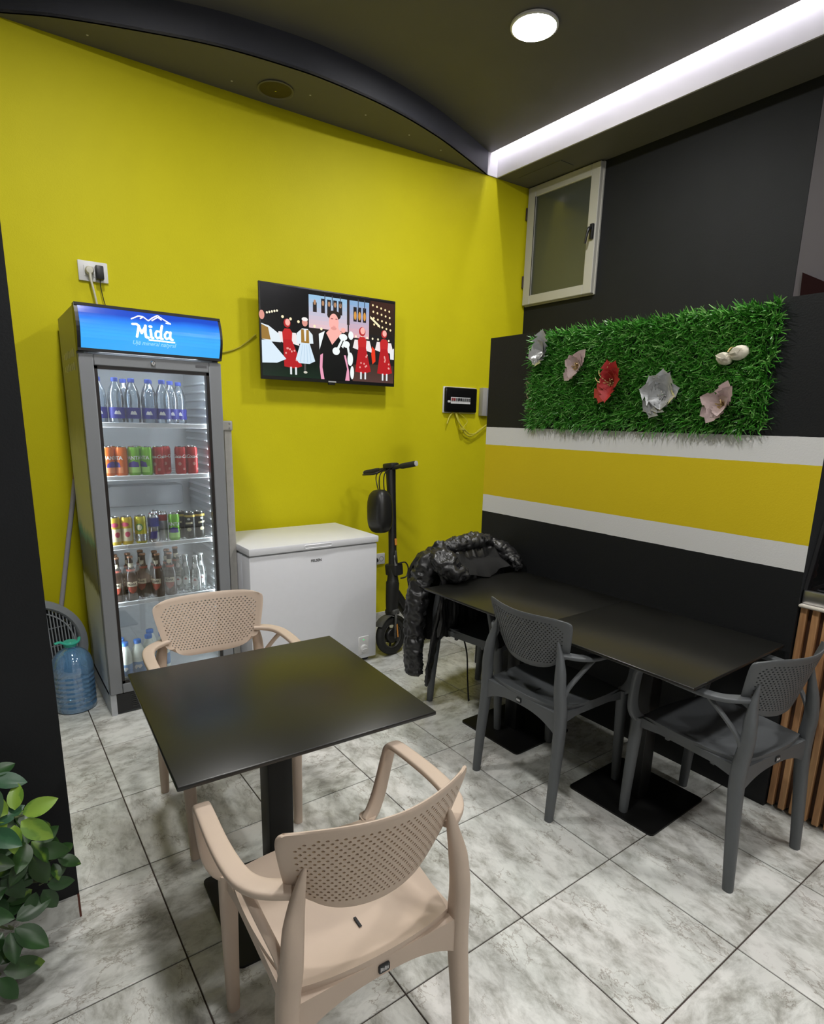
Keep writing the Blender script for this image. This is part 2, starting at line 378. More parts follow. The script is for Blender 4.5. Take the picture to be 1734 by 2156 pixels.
# window
w = bpy.data.objects.new('window_1', None); col.objects.link(w); struct(w); w.location = (XR, 0, 0)
WH2 = mat('cream_aluminium', (.47, .46, .41), .45)
fr = MB(); y0, y1, z0, z1, bw = 1.433, 2.098, 2.446, 3.292, .075
for (a, b_, c, d) in ((y0, y0 + bw, z0, z1), (y1 - bw, y1, z0, z1), (y0 + bw, y1 - bw, z0, z0 + bw - .008), (y0 + bw, y1 - bw, z1 - bw, z1)):
    fr.rbox(-.045, a, c, -.004, b_, d, .004, 1)
obj('sash', fr, WH2, w, smooth=30)
obj('frame', MB().box(-.012, y0 - .008, z0 - .004, 0.02, y0 + .02, z1).box(-.012, y1 - .02, z0, .02, y1 + .006, z1).box(-.012, y0, z0 - .006, .02, y1, z0 + .02).box(-.012, y0, z1 - .02, .02, y1, z1 + .004), WH2, w)
obj('gasket', MB().box(-.047, y1 - bw - .004, z0 + bw - .01, -.044, y1 - bw, z1 - bw), BLACK, w)
gm = mat('dark_frosted_glass', (.065, .072, .058), .13, noise=.1, nscale=3, spec=.8)
obj('pane', MB().box(-.030, y0 + bw - .01, z0 + bw - .018, -.022, y1 - bw + .01, z1 - bw + .01), gm, w)
h = obj('handle', MB().rbox(-.066, 1.442, 2.80, -.044, 1.472, 2.90, .006, 2).sweep([(-.062, 1.457, 2.87), (-.085, 1.458, 2.865), (-.092, 1.466, 2.83), (-.092, 1.478, 2.77)], [.009, .011, .010, .008], n=8), BLACK, w, smooth=40)
for hz in (3.07, 2.58):
    obj('hinge', MB().lathe([(.007, 0), (.007, .085)], 10, c=(-.046, 2.104, hz)), mat('brown_hinge', (.03, .012, .01), .5), w)
# dark red hood behind the partition at the far right
tag(obj('wall_panel', MB().prism([(.052, 2.15), (.060, 2.352), (-.065, 2.282), (-.9, 1.85), (-.9, 1.7), (.052, 1.7)], 'x', 3.372, 3.3915), mat('dark_red_panel', (.012, .003, .003), .8, spec=.08)),
    'dark red panel with a sloping top showing over the partition at the right edge', 'panel')
# ================================================================== tables
def table(cx, cy, h, sx, sy, rz, label):
    t = empty('square_table', (cx, cy, 0), rz, label, 'table', 'black square pedestal tables')
    obj('table_top', MB().rbox(-sx / 2, -sy / 2, h - .012, sx / 2, sy / 2, h, .003, 2), TTOP, t, smooth=50)
    obj('base_plate', MB().frombm(_plate(.195, .018, .0075)), TMETAL, t, smooth=40)
    obj('column', MB().rbox(-.039, -.039, .007, .039, .039, h - .022, .004, 2), TMETAL, t, smooth=50)
    obj('top_bracket', MB().box(-.17, -.025, h - .024, .17, .025, h - .0121).box(-.025, -.17, h - .0239, .025, .17, h - .0122), TMETAL, t)
    return t
def _plate(hw, r, th):
    bm = bmesh.new(); pts = []
    for cx, cy, a0 in ((hw - r, hw - r, 0), (-hw + r, hw - r, 90), (-hw + r, -hw + r, 180), (hw - r, -hw + r, 270)):
        for k in range(5):
            a = R(a0 + k * 22.5); pts.append((cx + r * math.cos(a), cy + r * math.sin(a)))
    vs = [bm.verts.new((x, y, 0)) for x, y in pts]; f = bm.faces.new(vs)
    e = bmesh.ops.extrude_face_region(bm, geom=[f])
    for g in e['geom']:
        if isinstance(g, bmesh.types.BMVert): g.co.z += th
    return bm
table(.309, .060, .722, .698, .698, R(-3.0), 'black square table between the two beige chairs')
table(1.772, -.272, .71, .688, .690, R(1.1), 'black table against the partition with one grey chair at its end')
table(1.757, .419, .7101, .688, .690, R(1.1), 'black table against the partition with the coat-covered chair at its end')

# ================================================================== chairs
def back_surface(u, v, t):
    """u -1..1 across, v 0..1 up, t thickness (+ towards the sitter); local chair coordinates"""
    hw = .172 + .052 * v ** .8; vv = 2 * v - 1
    zb = .584 + .032 * abs(u) ** 2.4; zt = .818 + .010 * abs(u) ** 2
    k = (abs(u) * abs(vv)) ** 5 * (1.0 if vv > 0 else 1.35)
    x = u * hw * (1 - .105 * k)
    z = (zb + zt) / 2 + (zt - zb) / 2 * vv * (1 - .20 * k)
    bow = (.052 + .018 * v) * (1 - abs(u) ** 1.9)
    y = -.148 - bow - .048 * v + t
    return (x, y, z)
def backrest_mesh():
    mb = MB(); nu, nv = 50, 20
    us = [-1, -.975, -.93] + [-.88 + 1.76 * i / nu for i in range(nu + 1)] + [.93, .975, 1]
    vs = [0, .02, .06] + [.10 + .79 * j / nv for j in range(nv + 1)] + [.94, .98, 1]
    NU, NV = len(us), len(vs); V = []; F = []
    th = .0045
    def vid(i, j, s): return (j * NU + i) * 2 + s
    for j in range(NV):
        for i in range(NU):
            edge = min(1 - abs(us[i]), vs[j], 1 - vs[j]); k = 1 if edge > .02 else .35 if edge < .001 else .8
            V.append(back_surface(us[i], vs[j], th * k)); V.append(back_surface(us[i], vs[j], -th * k))
    for j in range(NV - 1):
        for i in range(NU - 1):
            hole = 3 <= i < 3 + nu and 3 <= j < 3 + nv and (i + j) % 2 == 0
            uc, vc = (us[i] + us[i + 1]) / 2, (vs[j] + vs[j + 1]) / 2
            if hole and (abs(uc) / .88) ** 5 + (abs(vc - .495) / .40) ** 5 > 1.05: hole = False
            if not hole:
                F.append((vid(i, j, 0), vid(i + 1, j, 0), vid(i + 1, j + 1, 0), vid(i, j + 1, 0)))
                F.append((vid(i, j, 1), vid(i, j + 1, 1), vid(i + 1, j + 1, 1), vid(i + 1, j, 1)))
                continue
            du, dv = (us[i + 1] - us[i]) / 2 * .92, (vs[j + 1] - vs[j]) / 2 * .66
            rings = []
            for s, tt in ((0, th), (1, -th)):
                o = len(V); rings.append(o)
                for k in range(8):
                    a = R(22.5 + 45 * k); V.append(back_surface(uc + du * math.cos(a), vc + dv * math.sin(a), tt))
            for s in (0, 1):
                o = rings[s]; c = [vid(i + 1, j + 1, s), vid(i, j + 1, s), vid(i, j, s), vid(i + 1, j, s)]
                for q in range(4):
                    f = [c[q], c[(q + 1) % 4], o + (2 * q + 2) % 8, o + (2 * q + 1) % 8]; g = [c[q], o + 2 * q + 1, o + 2 * q]
                    F.append(f if s == 0 else f[::-1]); F.append(g if s == 0 else g[::-1])
            for k in range(8):
                F.append((rings[0] + k, rings[0] + (k + 1) % 8, rings[1] + (k + 1) % 8, rings[1] + k))
    for i in range(NU - 1):
        F.append((vid(i, 0, 0), vid(i, 0, 1), vid(i + 1, 0, 1), vid(i + 1, 0, 0))); F.append((vid(i, NV - 1, 0), vid(i + 1, NV - 1, 0), vid(i + 1, NV - 1, 1), vid(i, NV - 1, 1)))
    for j in range(NV - 1):
        F.append((vid(0, j, 0), vid(0, j + 1, 0), vid(0, j + 1, 1), vid(0, j, 1))); F.append((vid(NU - 1, j, 0), vid(NU - 1, j, 1), vid(NU - 1, j + 1, 1), vid(NU - 1, j + 1, 0)))
    m = MB(); m.add(V, F); return m
def seat_mesh():
    N = 22; V = []; F = []
    def outl(u, v):   # rounded-square map
        hw = .205 + .008 * v; x = u * hw; y = v * .212
        k = .10 * (u * u) * (v * v); return x * (1 - k), y * (1 - k)
    def z(u, v):
        return .452 - .016 * (1 - u ** 4) * (1 - v ** 4) - (.014 * max(0, v - .72) ** 2 / .08) + .006 * max(0, -v - .6) / .4
    for lay in (0, 1):
        for j in range(N + 1):
            for i in range(N + 1):
                u, v = 2 * i / N - 1, 2 * j / N - 1; x, y = outl(u, v)
                V.append((x, y, z(u, v) if lay == 0 else z(u, v) - .012 - .018 * max(abs(u), abs(v)) ** 6))
    M_ = (N + 1) ** 2
    for j in range(N):
        for i in range(N):
            a = j * (N + 1) + i; F.append((a, a + 1, a + N + 2, a + N + 1)); F.append((a + M_, a + N + 1 + M_, a + N + 2 + M_, a + 1 + M_))
    for k in range(N):
        for a, b in ((k, k + 1), (N * (N + 1) + k + 1, N * (N + 1) + k), ((k + 1) * (N + 1), k * (N + 1)), (k * (N + 1) + N, (k + 1) * (N + 1) + N)):
            F.append((a, a + M_, b + M_, b))
    m = MB(); m.add(V, F); return m
def rear_leg(s):
    return MB().sweep([(s * .211, -.228, .0), (s * .210, -.215, .18), (s * .205, -.200, .36), (s * .203, -.200, .45), (s * .197, -.207, .53), (s * .190, -.204, .605), (s * .178, -.199, .665), (s * .163, -.199, .725)],
                      [.0155, .019, .022, .0225, .0215, .020, .014, .003], [.0165, .020, .0235, .024, .022, .019, .012, .003], n=14, ex=2.6, side=(1, 0, 0))
def front_leg(s):
    return MB().sweep([(s * .191, .228, .0), (s * .192, .222, .15), (s * .194, .212, .33), (s * .196, .203, .44)], [.0155, .0185, .0215, .022], [.0165, .019, .0215, .022], n=14, ex=2.6, side=(1, 0, 0))
def arm(s):
    mb = MB().sweep([(s * .172, -.178, .668), (s * .200, -.162, .668), (s * .232, -.134, .667), (s * .252, -.086, .666), (s * .259, .01, .666), (s * .255, .145, .663), (s * .253, .178, .650), (s * .250, .190, .615), (s * .242, .202, .545), (s * .232, .208, .49), (s * .214, .206, .450), (s * .190, .198, .428)],
                    [.022, .022, .021, .021, .020, .019, .019, .019, .020, .021, .021, .018], [.008, .0085, .009, .009, .009, .009, .0095, .0095, .010, .011, .012, .011], n=16, ex=4.5, smooth=5, side=(s * .5, -.8, 0))
    return mb
def strut(s):
    return MB().sweep([(s * .247, -.090, .655), (s * .232, -.140, .605), (s * .213, -.185, .545), (s * .204, -.200, .49)], [.011, .010, .010, .012], [.007, .007, .008, .010], n=8, ex=2.5, side=(s, 0, 0))
def apron():
    pts = []; n = 16
    top = [(-.195 + .39 * i / n, .444) for i in range(n + 1)]
    bot = [(.195 - .39 * i / n, .404 - .052 * abs(1 - 2 * i / n) ** 2.6) for i in range(n + 1)]
    return MB().prism(top + bot, 'y', -.212, -.190)
def side_rail(s): return MB().prism([(-.20, .440), (.20, .440), (.20, .398), (.10, .412), (-.10, .412), (-.20, .392)], 'x', s * .186, s * .203)
def make_chair(M_):
    t = empty('armchair')
    obj('seat', seat_mesh(), M_, t, smooth=40)
    obj('backrest', backrest_mesh(), M_, t, smooth=45)
    for s in (-1, 1):
        obj('leg', rear_leg(s), M_, t, smooth=50); obj('leg', front_leg(s), M_, t, smooth=50)
        obj('armrest', arm(s), M_, t, smooth=50); obj('arm_strut', strut(s), M_, t, smooth=50)
        obj('side_rail', side_rail(s), M_, t)
        for yy in (-.09, .09): obj('stacking_peg', MB().rbox(s * .165 - .009, yy - .009, .385, s * .165 + .009, yy + .009, .432, .003, 1), M_, t)
    obj('apron', apron(), M_, t, smooth=40)
    obj('front_rail', MB().prism([(-.19, .435), (.19, .435), (.19, .40), (.1, .415), (-.1, .415), (-.19, .40)], 'y', .19, .205), M_, t)
    bd = obj('badge', MB().rbox(-.013, -.2165, .413, .013, -.2115, .434, .004, 2), mat('black_badge', (.02, .022, .024), .3), t)
    sq = MB()
    for k in range(6): sq.box(-.0095 + k * .0033, -.2172, .4185 + (k % 2) * .0012, -.0075 + k * .0033, -.2164, .4285 - (k % 3) * .0014)
    obj('badge_mark', sq, mat('silver_print', (.6, .6, .6), .4), bd)
    obj('seat_slot', MB().rbox(-.0035, -.115, .4392, .0035, -.085, .4412, .0008, 1), BLACK, t)
    return t
def put(t, x, y, yaw, label, group):
    t.location = (x, y, 0); t.rotation_euler = (0, 0, R(yaw)); tag(t, label, 'chair', group)
ch = make_chair(BEIGE)
put(ch, .237, -.455, -2.5, 'beige plastic armchair in the foreground seen from behind', 'beige armchairs')
put(copy_tree(ch), .345, .605, 176, 'beige plastic armchair across the square table in front of the fridge', 'beige armchairs')
cg = make_chair(GREY)
put(cg, 1.56, .03, -90, 'dark grey armchair pushed against the long side of the two joined tables', 'grey armchairs')
put(copy_tree(cg), 1.79, -.562, -5.5, 'dark grey armchair at the table end beside the wooden counter', 'grey armchairs')
EX, EY, EA = 1.815, .70, 188.6
put(copy_tree(cg), EX, EY, EA, 'dark grey armchair under the black jacket at the far table end', 'grey armchairs')

# ------------------------------------------------------------------ jacket over the last chair
JACK = mat('black_quilted_nylon', (.017, .017, .018), .36, spec=.55, noise=.3, nscale=20, bump=.5, bscale=70)
jk = empty('jacket', (EX, EY, 0), R(EA), 'black puffer jacket thrown over the back of a grey chair', 'jacket')
from mathutils import noise as mnoise
def crumple(mb, amp, fr, seed=0):
    me = mb.mesh('tmp'); off = Vector((seed * 3.1, seed * 1.7, seed * 5.3))
    for v in me.vertices:
        p = v.co * fr + off
        d = amp * (.55 - 1.5 * abs(mnoise.noise(p)) - .9 * abs(mnoise.noise(p * 2.1 + off)) + .5 * abs(mnoise.noise(p * 4.3)))
        v.co += v.normal * d
    me.update(); return me
def drape(prof, xs, amp, seed, thick=.012):
    rnd = random.Random(seed); ph = [rnd.uniform(0, 6) for _ in range(8)]
    V = []; F = []; nx, nt_ = len(xs), len(prof)
    for lay in (1, -1):
        for i, x in enumerate(xs):
            for j, (y, z) in enumerate(prof):
                f = j / (nt_ - 1); out = abs(2 * f - 1)
                fold = amp * (.35 + out) * (math.sin(x * 38 + ph[0] + 3 * f) * .6 + math.sin(x * 71 + ph[1] - 5 * f) * .4)
                q = .006 * abs(math.sin(j * 1.05 + ph[2]))
                sg = -1 if f > .5 else 1
                wob = .018 * math.sin(x * 17 + ph[3]) * out
                ez = -.05 * (abs(x) / .27) ** 4 * (1 - out) 
                V.append((x * (1 + .05 * math.sin(f * 5 + ph[4])), y + sg * (fold + q + lay * thick / 2), z + ez + (wob if out > .8 else 0) + lay * thick / 2 * (1 - out)))
    def I(l, i, j): return l * nx * nt_ + i * nt_ + j
    for i in range(nx - 1):
        for j in range(nt_ - 1):
            F.append((I(0, i, j), I(0, i + 1, j), I(0, i + 1, j + 1), I(0, i, j + 1))); F.append((I(1, i, j), I(1, i, j + 1), I(1, i + 1, j + 1), I(1, i + 1, j)))
    for i in range(nx - 1):
        for j in (0, nt_ - 1): F.append((I(0, i, j), I(1, i, j), I(1, i + 1, j), I(0, i + 1, j)))
    for j in range(nt_ - 1):
        for i in (0, nx - 1): F.append((I(0, i, j), I(0, i, j + 1), I(1, i, j + 1), I(1, i, j)))
    m = MB(); m.add(V, F); return m
front = [(-.125, .395 + .045 * k) for k in range(9)]
prof = front + [(-.132, .80), (-.150, .845), (-.185, .872), (-.235, .878), (-.285, .862), (-.315, .82)] + [(-.335, .77 - .05 * k) for k in range(10)]
xs = [-.275 + .55 * i / 90 for i in range(91)]
obj('jacket_body', crumple(drape(prof, xs, .010, 3), .018, 15, 1), JACK, jk, smooth=60)
def puff(path, rad, seed, n=18, seg=.045):
    P = [Vector(p) for p in path]; pts = []; rr = []
    for i in range(len(P) - 1):
        d = (P[i + 1] - P[i]).length; k = max(2, int(d / .0065))
        for a in range(k):
            t = a / k; pts.append(P[i].lerp(P[i + 1], t)); rr.append(rad[i] + (rad[i + 1] - rad[i]) * t)
    pts.append(P[-1]); rr.append(rad[-1]); L_ = 0; rn = random.Random(seed); ph = rn.uniform(0, 6)
    W = []
    for i in range(len(pts)):
        if i: L_ += (pts[i] - pts[i - 1]).length
        W.append(rr[i] * (1 + .07 * abs(math.sin(L_ / seg * math.pi + ph)) + .06 * math.sin(L_ * 23 + ph)))
    W[0] *= .6; W[-1] *= .75
    return MB().sweep(pts, W, [x * .82 for x in W], n=n, smooth=0)
obj('sleeve', crumple(puff([(.17, -.235, .845), (.245, -.250, .795), (.285, -.268, .66), (.305, -.270, .48), (.322, -.258, .32), (.325, -.246, .195)], [.045, .062, .060, .056, .052, .045], 2, 44), .020, 15, 2), JACK, jk, smooth=80)
obj('sleeve', crumple(puff([(-.19, -.245, .845), (-.270, -.25, .78), (-.30, -.26, .64), (-.29, -.25, .52), (-.285, -.245, .42)], [.045, .060, .058, .054, .046], 4, 44), .020, 15, 3), JACK, jk, smooth=80)
def merge(*ms):
    r_ = MB()
    for m_ in ms: r_.add(m_.v, m_.f)
    return r_
obj('hood', crumple(merge(puff([(.185, -.215, .870), (.240, -.140, .825), (.225, -.075, .775), (.165, -.040, .748)], [.050, .058, .048, .030], 5, 44),
    puff([(.215, -.200, .858), (.10, -.175, .885), (-.04, -.172, .888), (-.16, -.175, .868), (-.21, -.19, .845)], [.030, .044, .046, .042, .028], 8, 44),
    puff([(-.16, -.20, .858), (-.245, -.13, .815), (-.265, -.065, .772), (-.235, -.005, .745)], [.045, .054, .046, .028], 6, 44)), .026, 16, 5), JACK, jk, smooth=80)
obj('fur_lining', drape([(-.055, .733), (-.075, .77), (-.105, .80), (-.135, .83)], [-.20 + .36 * i / 24 for i in range(25)], .012, 9), mat('black_fleece', (.006, .006, .006), .9, noise=.5, nscale=120), jk, smooth=60)
obj('lapel', crumple(MB().sweep([(.205, -.13, .70), (.225, -.15, .55), (.245, -.17, .40), (.262, -.185, .25), (.275, -.19, .16), (.285, -.19, .12)], [.040, .045, .042, .034, .022, .006], [.014, .013, .012, .010, .007, .003], n=20, smooth=8, side=(1, .3, 0)), .010, 20, 7), JACK, jk, smooth=60)
obj('strap', MB().sweep([(.165, -.05, .43), (.158, -.02, .33), (.156, -.01, .20), (.152, .0, .08), (.150, .004, .062)], [.006, .005, .005, .006, .008], [.003] * 5, n=8, side=(1, 0, 0)), mat('black_webbing', (.008, .008, .008), .7), jk)
# ================================================================== drinks fridge
FX0, FX1, FY0, FY1, FH = .090, .733, 1.638, 2.205, 1.995
SILVER = mat('silver_enamel', (.24, .25, .265), .42, spec=.4)
INNER = mat('white_liner', (.62, .64, .66), .45)
fridge = empty('drinks_fridge', ((FX0 + FX1) / 2, (FY0 + FY1) / 2, 0), 0, 'tall glass-door drinks fridge with a lit blue header in the left corner', 'fridge')
fo = Vector(fridge.location)
def fobj(name, mb, m, parent=None, **k):
    for i, v in enumerate(mb.v): mb.v[i] = (v[0] - fo.x, v[1] - fo.y, v[2])
    return obj(name, mb, m, parent or fridge, **k)
DY = FY0 + .042                     # back of the door
# side decal: white swirl print with a blue bottle on the left flank
sm = bpy.data.materials.new('fridge_side_print'); sm.use_nodes = True
nt = sm.node_tree; b = nt.nodes['Principled BSDF']; L = nt.links.new
tc = nt.nodes.new('ShaderNodeTexCoord'); sp = nt.nodes.new('ShaderNodeSeparateXYZ'); L(tc.outputs['Object'], sp.inputs[0])
nz = nd(nt, 'ShaderNodeTexNoise', Scale=4.0, Detail=4.0, Distortion=2.0); L(tc.outputs['Object'], nz.inputs['Vector'])
a1 = nd(nt, 'ShaderNodeMath', op='MULTIPLY_ADD'); a1.inputs[1].default_value = .12; L(nz.outputs['Fac'], a1.inputs[0]); L(sp.outputs['Z'], a1.inputs[2])
d1 = nd(nt, 'ShaderNodeMath', op='DIVIDE'); d1.inputs[1].default_value = 2.4; L(a1.outputs[0], d1.inputs[0])
rp = ramp(nt, [(0.0, (.30, .42, .60)), (.08, (.66, .72, .80)), (.2, (.75, .78, .82)), (.285, (.72, .75, .78)), (.30, (.03, .03, .05)), (.33, (.03, .05, .25)), (.385, (.05, .10, .30)), (.40, (.10, .45, .65)), (.42, (.76, .78, .80)), (.57, (.70, .71, .72)), (.64, (.30, .305, .31)), (1, (.28, .285, .29))]); L(d1.outputs[0], rp.inputs[0])
L(rp.outputs[0], b.inputs['Base Color']); b.inputs['Roughness'].default_value = .35
fobj('side_panel', MB().box(FX0, DY + .004, .10, FX0 + .03, FY1, FH - .005), sm)
fobj('side_panel', MB().box(FX1 - .03, DY + .004, .10, FX1, FY1, FH - .005), SILVER)
fobj('back_panel', MB().box(FX0 + .03, FY1 - .02, .10, FX1 - .03, FY1, FH - .005), SILVER)
fobj('top_box', MB().box(FX0 + .03, DY + .004, 1.80, FX1 - .03, FY1 - .02, FH - .005), SILVER)
fobj('plinth', MB().box(FX0 + .03, DY + .004, .10, FX1 - .03, FY1 - .02, .15), SILVER)
lin = MB(); ix0, ix1, iy1, iz0, iz1 = FX0 + .05, FX1 - .05, FY1 - .06, .155, 1.78
lin.box(FX0 + .03, DY + .01, .15, ix0, FY1 - .02, 1.80).box(ix1, DY + .01, .15, FX1 - .03, FY1 - .02, 1.80).box(ix0, iy1, .15, ix1, FY1 - .02, 1.80).box(ix0, DY + .01, iz1, ix1, iy1, 1.80)
fobj('inner_liner', lin, INNER)
fobj('cabinet_floor', MB().box(ix0, DY + .012, .150, ix1, iy1, .160), INNER)
rib = MB()
for k in range(34):
    z = .30 + k * .042
    rib.prism([(ix1 - .012, z), (ix1 + .001, z - .008), (ix1 + .001, z + .012)], 'y', DY + .06, iy1 - .02)
    rib.prism([(ix0 + .012, z), (ix0 - .001, z - .008), (ix0 - .001, z + .012)], 'y', DY + .06, iy1 - .02)
fobj('shelf_ribs', rib, INNER)
# evaporator cover and small fan housing at the back, seen between the cans
fobj('cooling_duct', MB().rbox(ix0 + .08, iy1 - .10, 1.02, ix1 - .06, iy1 - .001, 1.14, .02, 2).rbox(ix0 + .06, iy1 - .055, .44, ix1 - .10, iy1 - .001, .50, .012, 2), mat('grey_duct', (.35, .36, .38), .4), smooth=40)
SHELF = mat('white_shelf', (.70, .71, .73), .4)
SH = [1.478, 1.222, .876, .580]
for z in SH:
    s_ = fobj('shelf', MB().rbox(ix0 + .004, DY + .022, z - .021, ix1 - .004, DY + .034, z + .003, .003, 1), SHELF, smooth=40)
    wr_ = MB()
    for k in range(26):
        x = ix0 + .012 + k * (ix1 - ix0 - .024) / 25; wr_.box(x - .0016, DY + .034, z - .004, x + .0016, iy1 - .01, z)
    for yy in (DY + .12, DY + .27, iy1 - .02): wr_.box(ix0 + .004, yy - .003, z - .010, ix1 - .004, yy + .003, z - .004)
    fobj('shelf_wires', wr_, SHELF, s_)
# door
df = MB(); gx0, gx1, gz0, gz1 = .150, .672, .168, 1.735
DZ0, DZ1 = .118, 1.785
for (a, b_, c, d) in ((FX0, gx0, DZ0, DZ1), (gx1, FX1, DZ0, DZ1), (gx0, gx1, DZ0, gz0), (gx0, gx1, gz1, DZ1)): df.rbox(a, FY0, c, b_, DY - .004, d, .004, 1)
door = fobj('door_frame', df, SILVER, smooth=40)
gk = MB(); e = .014
for (a, b_, c, d) in ((gx0, gx0 + e, gz0, gz1), (gx1 - e, gx1, gz0, gz1), (gx0, gx1, gz0, gz0 + e), (gx0, gx1, gz1 - e, gz1)): gk.box(a, FY0 + .006, c, b_, DY, d)
fobj('gasket', gk, mat('brown_black_gasket', (.02, .016, .015), .35), door)
fobj('glass_pane', MB().box(gx0 + .002, FY0 + .010, gz0 + .002, gx1 - .002, FY0 + .014, gz1 - .002), clear_mat('door_glass', (.93, .95, .95), gloss=.25, rough=.02), door)
lk = fobj('lock', MB().lathe([(.011, 0), (.011, -.007), (.008, -.010), (.0, -.010)], 16, c=(.405, FY0, 1.762), axis='y', caps=False), CHROME, door, smooth=40)
fobj('key_slot', MB().box(.4035, FY0 - .0108, 1.757, .4065, FY0 - .0099, 1.767), BLACK, lk)
fobj('maker_plate', MB().box(.605, FY0 - .001, 1.757, .66, FY0 + .001, 1.768), mat('dim_print', (.10, .10, .11), .5), door)
fobj('kick_plate', MB().box(FX0 + .028, FY0 + .012, .012, FX1 - .028, FY0 + .03, .112), BLACK)
gr = MB()
for k in range(7): gr.box(FX0 + .10, FY0 + .009, .03 + k * .011, FX0 + .42, FY0 + .0125, .035 + k * .011)
fobj('vent_slats', gr, mat('vent_grey', (.03, .03, .03), .4))
for a in (FX0, FX1 - .028): fobj('leg_panel', MB().box(a, FY0 + .010, .0, a + .028, FY1, .118), mat('pale_silver', (.5, .52, .55), .4))
# header: dark frame with a bowed back-lit blue panel
hz0, hz1 = 1.797, FH
hd = MB(); nh = 10
pr = [(FY0 + .03, hz0), (FY0 - .004, hz0)] + [(FY0 - .004 - .030 * math.sin(math.pi * k / nh), hz0 + (hz1 - hz0) * k / nh) for k in range(1, nh)] + [(FY0 - .004, hz1), (FY0 + .03, hz1)]
hd.prism(pr, 'x', FX0 - .001, FX0 + .014).prism(pr, 'x', FX1 - .012, FX1 + .003)
hd.box(FX0, FY0 - .012, hz0 - .002, FX1, DY + .004, hz0 + .010).box(FX0, FY0 - .012, hz1 - .010, FX1, DY + .004, hz1 + .003).box(FX0, FY0 + .02, hz0, FX1, DY + .004, hz1)
header = fobj('header_frame', hd, BLACK)
hm = bpy.data.materials.new('blue_backlit_print'); hm.use_nodes = True
nt = hm.node_tree; b = nt.nodes['Principled BSDF']; L = nt.links.new
tc = nt.nodes.new('ShaderNodeTexCoord'); sp = nt.nodes.new('ShaderNodeSeparateXYZ'); L(tc.outputs['Object'], sp.inputs[0])
nz = nd(nt, 'ShaderNodeTexNoise', Scale=2.2, Detail=2.0, Distortion=1.0); L(tc.outputs['Object'], nz.inputs['Vector'])
a0 = nd(nt, 'ShaderNodeMath', op='SUBTRACT'); a0.inputs[1].default_value = hz0; L(sp.outputs['Z'], a0.inputs[0])
a1 = nd(nt, 'ShaderNodeMath', op='DIVIDE'); a1.inputs[1].default_value = hz1 - hz0; L(a0.outputs[0], a1.inputs[0])
a2 = nd(nt, 'ShaderNodeMath', op='MULTIPLY_ADD'); a2.inputs[1].default_value = .35; L(nz.outputs['Fac'], a2.inputs[0]); L(a1.outputs[0], a2.inputs[2])
rp = ramp(nt, [(.15, (.03, .27, .62)), (.55, (.03, .24, .62)), (.85, (.015, .12, .47)), (1.15, (.008, .035, .26))]); L(a2.outputs[0], rp.inputs[0])
L(rp.outputs[0], b.inputs['Base Color']); L(rp.outputs[0], b.inputs['Emission Color']); b.inputs['Emission Strength'].default_value = .62; b.inputs['Roughness'].default_value = .18
hp = MB(); x0, x1 = FX0 + .013, FX1 - .011
def hy(f): return FY0 - .010 - .030 * math.sin(math.pi * f)
for k in range(12):
    fa, fb = k / 12, (k + 1) / 12; za, zb = hz0 + .008 + (hz1 - hz0 - .016) * fa, hz0 + .008 + (hz1 - hz0 - .016) * fb
    hp.add([(x0, hy(fa), za), (x1, hy(fa), za), (x1, hy(fb), zb), (x0, hy(fb), zb)], [(0, 1, 2, 3)])
panel = fobj('header_panel', hp, hm, header, smooth=60)
LOGO = mat('lit_white_print', (.8, .8, .8), .4, emit=(1, .93, .84), es=.75)
LOGO2 = mat('pale_blue_print', (.3, .6, .8), .4, emit=(.25, .55, .8), es=.35)
def bend(me, cx, zc):
    for v in me.vertices:
        z = zc + v.co.y; f = (z - hz0) / (hz1 - hz0)
        v.co = (cx + v.co.x - fo.x, hy(f) - .0012 - v.co.z - fo.y, z)
    me.update(); return me
def strokes(lines, w):
    me = MB()
    for pts in lines:
        fine = []
        for (xa, ya), (xb, yb) in zip(pts, pts[1:]):
            q = max(1, int(math.hypot(xb - xa, yb - ya) / .006)); fine += [(xa + (xb - xa) * k / q, ya + (yb - ya) * k / q) for k in range(q)]
        pts = fine + [pts[-1]]
        for (xa, ya), (xb, yb) in zip(pts, pts[1:]):
            d = Vector((xb - xa, yb - ya)); n_ = Vector((-d.y, d.x)).normalized() * w
            me.add([(xa - n_.x, ya - n_.y, 0.0006), (xb - n_.x, yb - n_.y, 0.0006), (xb + n_.x, yb + n_.y, 0.0006), (xa + n_.x, ya + n_.y, 0.0006)], [(0, 1, 2, 3)])
    return me
LT = [([(-.098, .034), (-.080, .036), (-.070, .028), (-.082, -.028)], .0055), ([(-.072, .030), (-.060, -.008), (-.040, .028)], .0055), ([(-.040, .032), (-.044, .0), (-.040, -.026), (-.030, -.028)], .0060),
      ([(-.018, .012), (-.016, -.026), (-.008, -.028)], .0055), ([(-.020, .030), (-.014, .030)], .0060), ([(.024, .008), (.012, .010), (.004, -.002), (.004, -.018), (.012, -.027), (.026, -.020)], .0050), ([(.038, .040), (.030, .010), (.028, -.026), (.036, -.028)], .0055),
      ([(.072, .008), (.058, .010), (.048, -.004), (.048, -.018), (.056, -.027), (.070, -.018)], .0050), ([(.076, .010), (.073, -.010), (.075, -.026), (.084, -.028)], .0055)]
lm_ = MB()
for pts_, w_ in LT:
    s1 = strokes([pts_], w_); lm_.add(s1.v, s1.f)
    for (x_, y_) in pts_: lm_.add([(x_ + w_ * math.cos(2 * math.pi * k / 10), y_ + w_ * math.sin(2 * math.pi * k / 10), .0006) for k in range(10)], [list(range(10))])
lm_.v = [(x_ * .95, y_ * .86, z_) for x_, y_, z_ in lm_.v]
